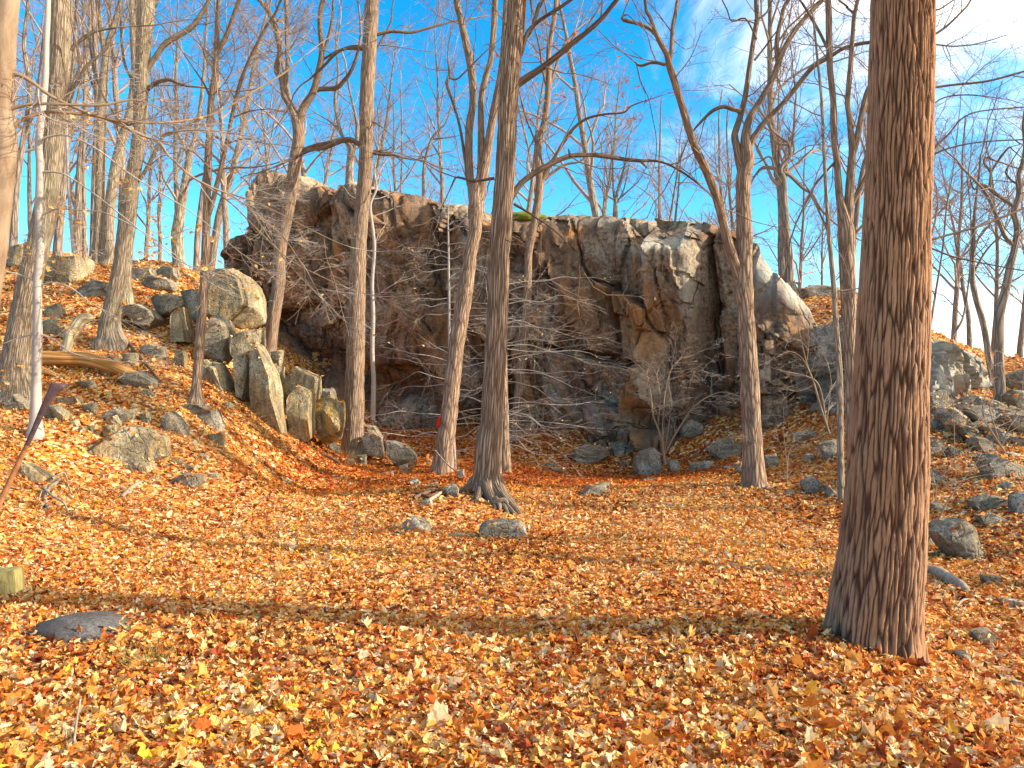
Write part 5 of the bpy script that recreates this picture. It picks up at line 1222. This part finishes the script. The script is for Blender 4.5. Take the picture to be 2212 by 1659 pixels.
lg = [G(88, 790, .12), G(140, 796, .16), G(190, 800, .18), G(240, 812, .16), G(285, 824, .10), G(318, 830, .06)]
stick('bare orange log lying across the left slope', lg, (.13, .12, .12, .11, .095, .05), M_LOG, 'log', 'log', 22, .008)
dl = hit(195, 690)
stick('broken bleached log propped against the sturdy trunk with the forked limb', [W(140, 735, 14.0), W(158, 715, 14.1), W(178, 690, 14.3), W(198, 685, 14.4)], (.10, .11, .10, .06), M_LOG2, 'log', 'log', 18, .008,
      [([W(150, 722, 14.05), W(143, 755, 13.7), W(128, 775, 13.5)], (.09, .08, .05))])
stick('short thin yellow log end beside the leaning thick trunk', [G(62, 808, .06), G(95, 812, .08), G(120, 818, .06)], (.05, .05, .03), M_LOG, 'log', 'log', 12)
stick('long thin dead stem trailing down from the sturdy trunk\'s roots', [G(258, 720, .1), G(285, 760, .08), G(315, 795, .07), G(345, 830, .05)], (.035, .03, .025, .015), M_STICKD)
stick('forked bleached branch lying in leaves at the left', [G(108, 1112, .02), G(97, 1085, .03), G(108, 1062, .05), G(122, 1052, .05), G(133, 1036, .03)], (.012, .018, .02, .017, .01), M_STICKP, forks=(
      ([G(112, 1055, .11), G(138, 1040, .10), G(148, 1062, .06), G(155, 1075, .03)], (.014, .012, .01, .006)), ([G(92, 1065, .07), G(112, 1082, .06), G(140, 1100, .05), G(152, 1140, .03)], (.010, .012, .01, .005)), ([G(100, 1068, .08), G(90, 1072, .05), G(84, 1085, .03)], (.01, .009, .006))))
stick('grey curved branch in the leaves below the big rounded boulder', [G(262, 1078, .02), G(280, 1062, .03), G(300, 1048, .03), G(312, 1040, .01)], (.02, .026, .02, .01), M_STICKP)
stick('dark stick lying left of the straight furrowed trunk', [G(696, 985, .03), G(720, 998, .05), G(738, 1008, .02)], (.03, .03, .02), M_STICKD)
stick('bent stem arching between the leaning and shaggy trunks', [G(940, 985, .1, 14.4), W(950, 985, 14.3), W(972, 1008, 14.0), W(1004, 1030, 13.2)], (.012, .012, .012, .01), M_STICKP)
stick('short leaning pole behind the straight furrowed trunk', [W(800, 905, 18.3), W(812, 925, 17.9), W(828, 950, 17.5), W(846, 985, 17.0)], (.05, .06, .05, .03), M_STICKD)
stick('thin dark stick in the foreground leaves', [G(1220, 1145 + 262, .01), G(1262, 1424, .02), G(1296, 1440, .01)], (.007, .007, .005), M_STICKD)
stick('dark curved root by the foot of the big trunk', [G(1815, 1362, .03), G(1850, 1382, .05), G(1880, 1404, .05), G(1905, 1432, .02)], (.02, .024, .02, .012), M_STICKD, 'root', 'root')
stick('pale thin stick on the right foreground slope', [G(2060, 1325, .02), G(2080, 1310, .05), G(2105, 1305, .04)], (.008, .009, .006), M_STICKP)
stick('grey log half sunk in the right slope', [G(2005, 1238, .03), G(2030, 1250, .05), G(2075, 1275, .04), G(2088, 1280, .01)], (.045, .05, .045, .03), M_STICKP, 'log', 'log', 12)
for i, (lab, q) in enumerate((('crossed roots and sticks low in the root mound', [(895, 1085), (925, 1072), (955, 1066)]), ('pale stick jutting from the root mound', [(920, 1094), (940, 1082), (962, 1066)]), ('short dark stick on the right of the root mound', [(900, 1074), (925, 1082), (948, 1074)]))):
    stick(lab, [G(x, y, .06) for x, y in q], (.025, .025, .015), (M_STICKD, M_STICKP, M_STICKD)[i], seed=i + 4.)
stick('dry upright stem poking from the leaves at the lower left', [G(155, 1645, -.02), G(160, 1600, 0, 3.55), G(168, 1540, 0, 3.55), G(174, 1510, 0, 3.56)], (.006, .006, .005, .004), M_STICKP, 'dry_stem', 'stem', 6)

# the bent stick with a flattened end
def bent_stick():
    q = [(-40, 1180, 3.9, 14, 12), (0, 1085, 3.95, 12, 11), (40, 1000, 4.0, 11, 10), (58, 962, 4.0, 10, 9), (75, 925, 4.02, 11, 8), (95, 880, 4.05, 14, 8), (112, 850, 4.06, 20, 7), (124, 833, 4.08, 28, 6)]
    P = np.array([W(x, y, d) for x, y, d, *_ in q])
    V = []; k = 16
    for i, (x, y, d, a, b) in enumerate(q):
        t = unit(P[min(i + 1, len(q) - 1)] - P[max(i - 1, 0)])
        n1 = unit(np.array([t[2], .25, -t[0]])); n2 = np.cross(t, n1)
        for j in range(k):
            th = j * 2 * math.pi / k
            V.append(P[i] + (n1 * math.cos(th) * a + n2 * math.sin(th) * b) * .5 / F * d)
    V += [W(150, 829, 4.1)]
    n = len(q)
    tip = np.array([[(n - 1) * k + j, (n - 1) * k + (j + 1) % k, n * k] for j in range(k)])
    V = np.array(V)
    lo = 4
    me1 = mk_mesh('bent_stick', V[:lo * k] - P[0], [grid_faces(lo, k, True)])
    V2 = V[(lo - 1) * k:] - P[0]
    me2 = mk_mesh('flattened_end', V2, [grid_faces(n - lo + 1, k, True), tip - (lo - 1) * k])
    m1 = plain_material('brown_stick', (.20, .075, .03), (.36, .16, .07), 30., .003)
    m2 = plain_material('dark_shiny_bark', (.03, .018, .02), (.10, .055, .05), 30., .003)
    m2.node_tree.nodes['Principled BSDF'].inputs['Roughness'].default_value = .45
    r = link('bent_stick', me1, m1, loc=P[0], label='leaning bent brown stick with a flattened dark curled end at the left edge', cat='stick')
    link('flattened_end', me2, m2, r, label='dark curled flattened end with a grey top')
bent_stick()

# the stub of squared timber cut by the left edge
def post():
    d = 5.6; p = W(0, 1275, d)
    bm = bmesh.new()
    bmesh.ops.create_cube(bm, size=1)
    for v in bm.verts:
        v.co.x *= .20; v.co.y *= .16; v.co.z *= .16
    bmesh.ops.bevel(bm, geom=bm.edges[:], offset=.006, segments=2, affect='EDGES')
    bmesh.ops.subdivide_edges(bm, edges=bm.edges[:], cuts=3, use_grid_fill=True)
    for v in bm.verts:
        g = np.array([[v.co.x * 14, v.co.y * 14, v.co.z * 14]])
        v.co += Vector((fbm(g, 3)[0], fbm(g + 9, 3)[0], fbm(g + 20, 3)[0])) * .007
    me = bpy.data.meshes.new('timber_stub'); bm.to_mesh(me); bm.free()
    o = link('timber_stub', me, plain_material('mossy_timber', (.16, .14, .045), (.33, .28, .11), 30., .006, .3), loc=(p[0] - .0, p[1] + .05, p[2] + .055), label='squared mossy timber stub poking in at the left edge', cat='timber')
    o.rotation_euler = (.03, -.05, .15)
post()

# ---------------------------------------------------------------- fallen leaves
def leaf_template(kind):
    if kind == 0:      # maple: five pointed lobes
        a = [(-.5, 0), (-.35, .12), (-.34, .34), (-.14, .33), (.02, .50), (.16, .31), (.34, .27), (.5, 0), (.32, -.29), (.17, -.30), (0, -.48), (-.15, -.34), (-.36, -.33), (-.35, -.12)]
    elif kind == 1:    # oak: shallow lobes
        a = [(-.5, 0), (-.32, .10), (-.22, .22), (-.10, .14), (.06, .27), (.16, .15), (.32, .22), (.5, 0), (.32, -.2), (.16, -.14), (.06, -.26), (-.10, -.14), (-.22, -.21), (-.32, -.09)]
    elif kind == 3:    # small oval, seen far off
        a = [(-.5, 0), (-.1, .26), (.3, .18), (.5, 0), (.2, -.24), (-.2, -.2)]
    else:              # beech or cherry: plain oval
        a = [(-.5, 0), (-.3, .17), (0, .25), (.28, .17), (.5, 0), (.28, -.17), (0, -.25), (-.3, -.17)]
    a = np.array(a)
    V = np.concatenate([[[0.02, 0]], a])
    n = len(a)
    return V, np.array([[0, 1 + i, 1 + (i + 1) % n] for i in range(n)])
def leaf_bend(V2, rg, curl):
    """M leaves curled: fold along the midrib and roll along the length"""
    M = len(curl)
    x, y = V2[:, 0], V2[:, 1]
    z = curl[:, 0, None] * np.abs(y)[None] * 1.5 + curl[:, 1, None] * (x ** 2)[None] * 1.8 + curl[:, 2, None] * (x * y)[None] * 3 + rg.normal(0, .05, (M, len(x)))
    return np.stack([np.broadcast_to(x, z.shape) * (1 - .15 * np.abs(curl[:, 1, None])), np.broadcast_to(y, z.shape) * (1 - .35 * np.abs(curl[:, 0, None])), z], -1)
def scatter_leaves(rg, n, d0, d1, kinds, size, lift, half=.92, pts=None):
    if pts is None:
        d = np.sqrt(rg.uniform(d0 ** 2, d1 ** 2, n)); a = rg.uniform(-half, half, n)
        x, y = d * np.sin(a), d * np.cos(a)
    else: x, y = pts; n = len(x)
    e = .12
    z = ground_z(x, y); zx = ground_z(x + e, y); zy = ground_z(x, y + e)
    N = unit(np.stack([-(zx - z) / e, -(zy - z) / e, np.ones(n)], -1))
    keep = N[:, 2] > .62
    x, y, z, N = x[keep], y[keep], z[keep], N[keep]; n = len(x)
    N = unit(N + rg.normal(0, .30, (n, 3)))
    t = rg.normal(0, 1, (n, 3)); X = unit(t - (t * N).sum(1, keepdims=True) * N); Yv = np.cross(N, X)
    P = np.stack([x, y, z + lift * rg.uniform(0, 1, n) ** 1.5 + .004], -1)
    kk = rg.integers(0, len(kinds), n)
    Vs, Fs, Ts, off = [], [], [], 0
    patch = vnoise(np.stack([x * .8, y * .8, 0 * x], -1))
    tone = np.clip(rg.uniform(0, 1, n) * .92 + (patch - .5) * .35, 0, 1)
    tone = tone * (1 - .62 * sstep(11.9, 13.8, y - .30 * x) * sstep(-5.0, -3.0, x) * (1 - sstep(6.6, 8.0, x)))   # cliff-foot shade painted into the leaf tone, darker and redder there
    for i, kd in enumerate(kinds):
        s = kk == i; m = int(s.sum())
        V2, f = leaf_template(kd)
        L = leaf_bend(V2, rg, rg.normal(0, .46, (m, 3))) * (size * np.exp(rg.normal(-.12, .33, m)))[:, None, None]
        v = P[s][:, None] + L[..., 0:1] * X[s][:, None] + L[..., 1:2] * Yv[s][:, None] + L[..., 2:3] * N[s][:, None]
        Vs.append(v.reshape(-1, 3)); Fs.append((f[None] + (np.arange(m) * len(V2))[:, None, None]).reshape(-1, 3) + off); off += m * len(V2)
        Ts.append(np.repeat(tone[s], len(V2)))
    return np.concatenate(Vs), np.concatenate(Fs), np.concatenate(Ts)
rl = np.random.default_rng(99)
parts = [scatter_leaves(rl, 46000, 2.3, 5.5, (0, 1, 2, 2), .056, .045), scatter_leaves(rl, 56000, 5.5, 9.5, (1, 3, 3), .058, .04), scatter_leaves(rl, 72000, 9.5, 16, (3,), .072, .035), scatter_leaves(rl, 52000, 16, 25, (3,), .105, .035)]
# leaves caught on the tops of rocks
pr = np.concatenate([t[rl.integers(0, len(t), int(np.clip(ar * 90, 2, 40)))] for t, ar in ROCK_TOPS if len(t)])
v_, f_, t_n = leaf_cards(rl, pr + (0, 0, .012), .075, .1, rl.uniform(0, .9, len(pr)))
parts.append((v_, np.concatenate([f_[:, :3], f_[:, [0, 2, 3]]]), t_n))
# drifts banked up on the left and right slopes
off = 0; V_, F_, T_ = [], [], []
for v, f, t in parts:
    V_.append(v); F_.append(f + off); T_.append(t); off += len(v)
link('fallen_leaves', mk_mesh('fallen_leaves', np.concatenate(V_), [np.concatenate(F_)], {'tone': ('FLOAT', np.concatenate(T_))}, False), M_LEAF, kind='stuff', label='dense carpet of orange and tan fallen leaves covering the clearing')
# the leaves nearest the path's edge, each one by itself
shapes = []
for i in range(9):
    V2, f = leaf_template((0, 0, 1, 2, 0, 1, 0, 2, 0)[i])
    shapes.append(mk_mesh('leaf', leaf_bend(V2, rl, rl.normal(0, .36, (1, 3)))[0], [f], None, False))
    shapes[-1].materials.append(M_LEAF_OBJ)
for i in range(290):
    d = 3.35 + 1.6 * rl.uniform(0, 1) ** 1.3; a = rl.uniform(-.60, .60)
    x, y = d * math.tan(a), d
    z = ground_z([x, x + .1, x], [y, y, y + .1])
    nrm = Vector((-(z[1] - z[0]) / .1, -(z[2] - z[0]) / .1, 1)).normalized() + Vector(rl.normal(0, .14, 3))
    o = link('leaf', shapes[i % 9], parent=ground, loc=(x, y, z[0] + .035 + .03 * rl.uniform()))
    o.rotation_mode = 'QUATERNION'
    from mathutils import Quaternion
    o.rotation_quaternion = nrm.to_track_quat('Z', 'Y') @ Quaternion((0, 0, 1), rl.uniform(0, 6.28))
    s = rl.uniform(.05, .085); o.scale = (s, s, s)

# ---------------------------------------------------------------- tufts
m_g, t_g, b_g = mat('dry_grass')
N_ = NT(t_g); t_g.links.new(N_.ramp(N_.attr('tone').outputs['Fac'], [(0, (.10, .14, .02)), (.4, (.26, .26, .04)), (.7, (.45, .34, .10)), (1, (.55, .40, .18))]), b_g.inputs['Base Color'])
def tuft(name, label, x, y, r, n, h, tone, d=None):
    p = G(x, y, 0, d); rg = np.random.default_rng(int(x * 7 + y))
    a = rg.uniform(0, 6.28, n); q = r * np.sqrt(rg.uniform(0, 1, n))
    B = np.stack([q * np.cos(a), q * np.sin(a) * .8, 0 * a - .01], -1)
    gz = ground_z(p[0] + B[:, 0], p[1] + B[:, 1]) - p[2]; B[:, 2] += gz
    D = unit(np.stack([np.cos(a) * .5 + rg.normal(0, .35, n), np.sin(a) * .5 + rg.normal(0, .35, n), np.ones(n)], -1))
    pts = grow(rg, B, D, h * rg.uniform(.5, 1.1, n), 4, .16, -.16)
    v, f = tube_grid(pts, taper(np.full(n, .0022), 4, .25), 3)
    link(name, mk_mesh(name, v, [f], {'tone': ('FLOAT', np.repeat(np.clip(rg.normal(tone, .15, n), 0, 1), 15))}), m_g, loc=p, label=label, cat='grass tuft')
tuft('grass_tuft', 'dry grass tuft by the right end of the dark flat slab', 310, 1440, .11, 120, .16, .55)
tuft('grass_tuft', 'small bright green tuft above the dark flat slab', 172, 1298, .07, 70, .07, .05)
tuft('grass_tuft', 'mossy green tuft alone in the middle foreground', 578, 1480, .05, 90, .06, .12)
tuft('grass_tuft', 'thin dry tuft in leaves right of the mossy one', 575, 1385, .10, 50, .14, .7)
tuft('grass_tuft', 'green blades at the very bottom of the foreground', 925, 1640, .06, 40, .10, .08)
tuft('grass_tuft', 'yellow green tuft in leaves before the big trunk', 1730, 1335, .12, 60, .08, .3)
tuft('grass_tuft', 'dry grass clump below the leaning long slab', 590, 950, .30, 130, .25, .85)
tuft('grass_tuft', 'dead grass collar at the foot of the straight furrowed trunk', 745, 985, .30, 160, .22, .9)
tuft('grass_tuft', 'bright yellow green moss tuft among the mound\'s roots', 1028, 1064, .10, 90, .06, .18)
tuft('grass_tuft', 'dry grass wisps hanging over the thin bedded ledge', 530, 905, .35, 110, .3, .85)
# cushion of moss on the cliff edge
mb = np.random.default_rng(5)
v0, f0 = ico(4)
vm = v0 * (.62, .35, .14); vm = vm + unit(vm) * (.06 * fbm(vm * 9, 4))[:, None] * 1.5
mm, mt_, mb_ = mat('moss'); Nm = NT(mt_); mt_.links.new(Nm.mix(Nm.noise(Nm.n('ShaderNodeNewGeometry').outputs['Position'], 14., 5), (.05, .07, .01), (.30, .30, .04)), mb_.inputs['Base Color'])
link('moss_cushion', mk_mesh('moss_cushion', vm, [f0]), mm, loc=W(1128, 472, 20.0), label='yellow green moss cushion on the cliff edge beside the shaggy trunk', cat='moss')
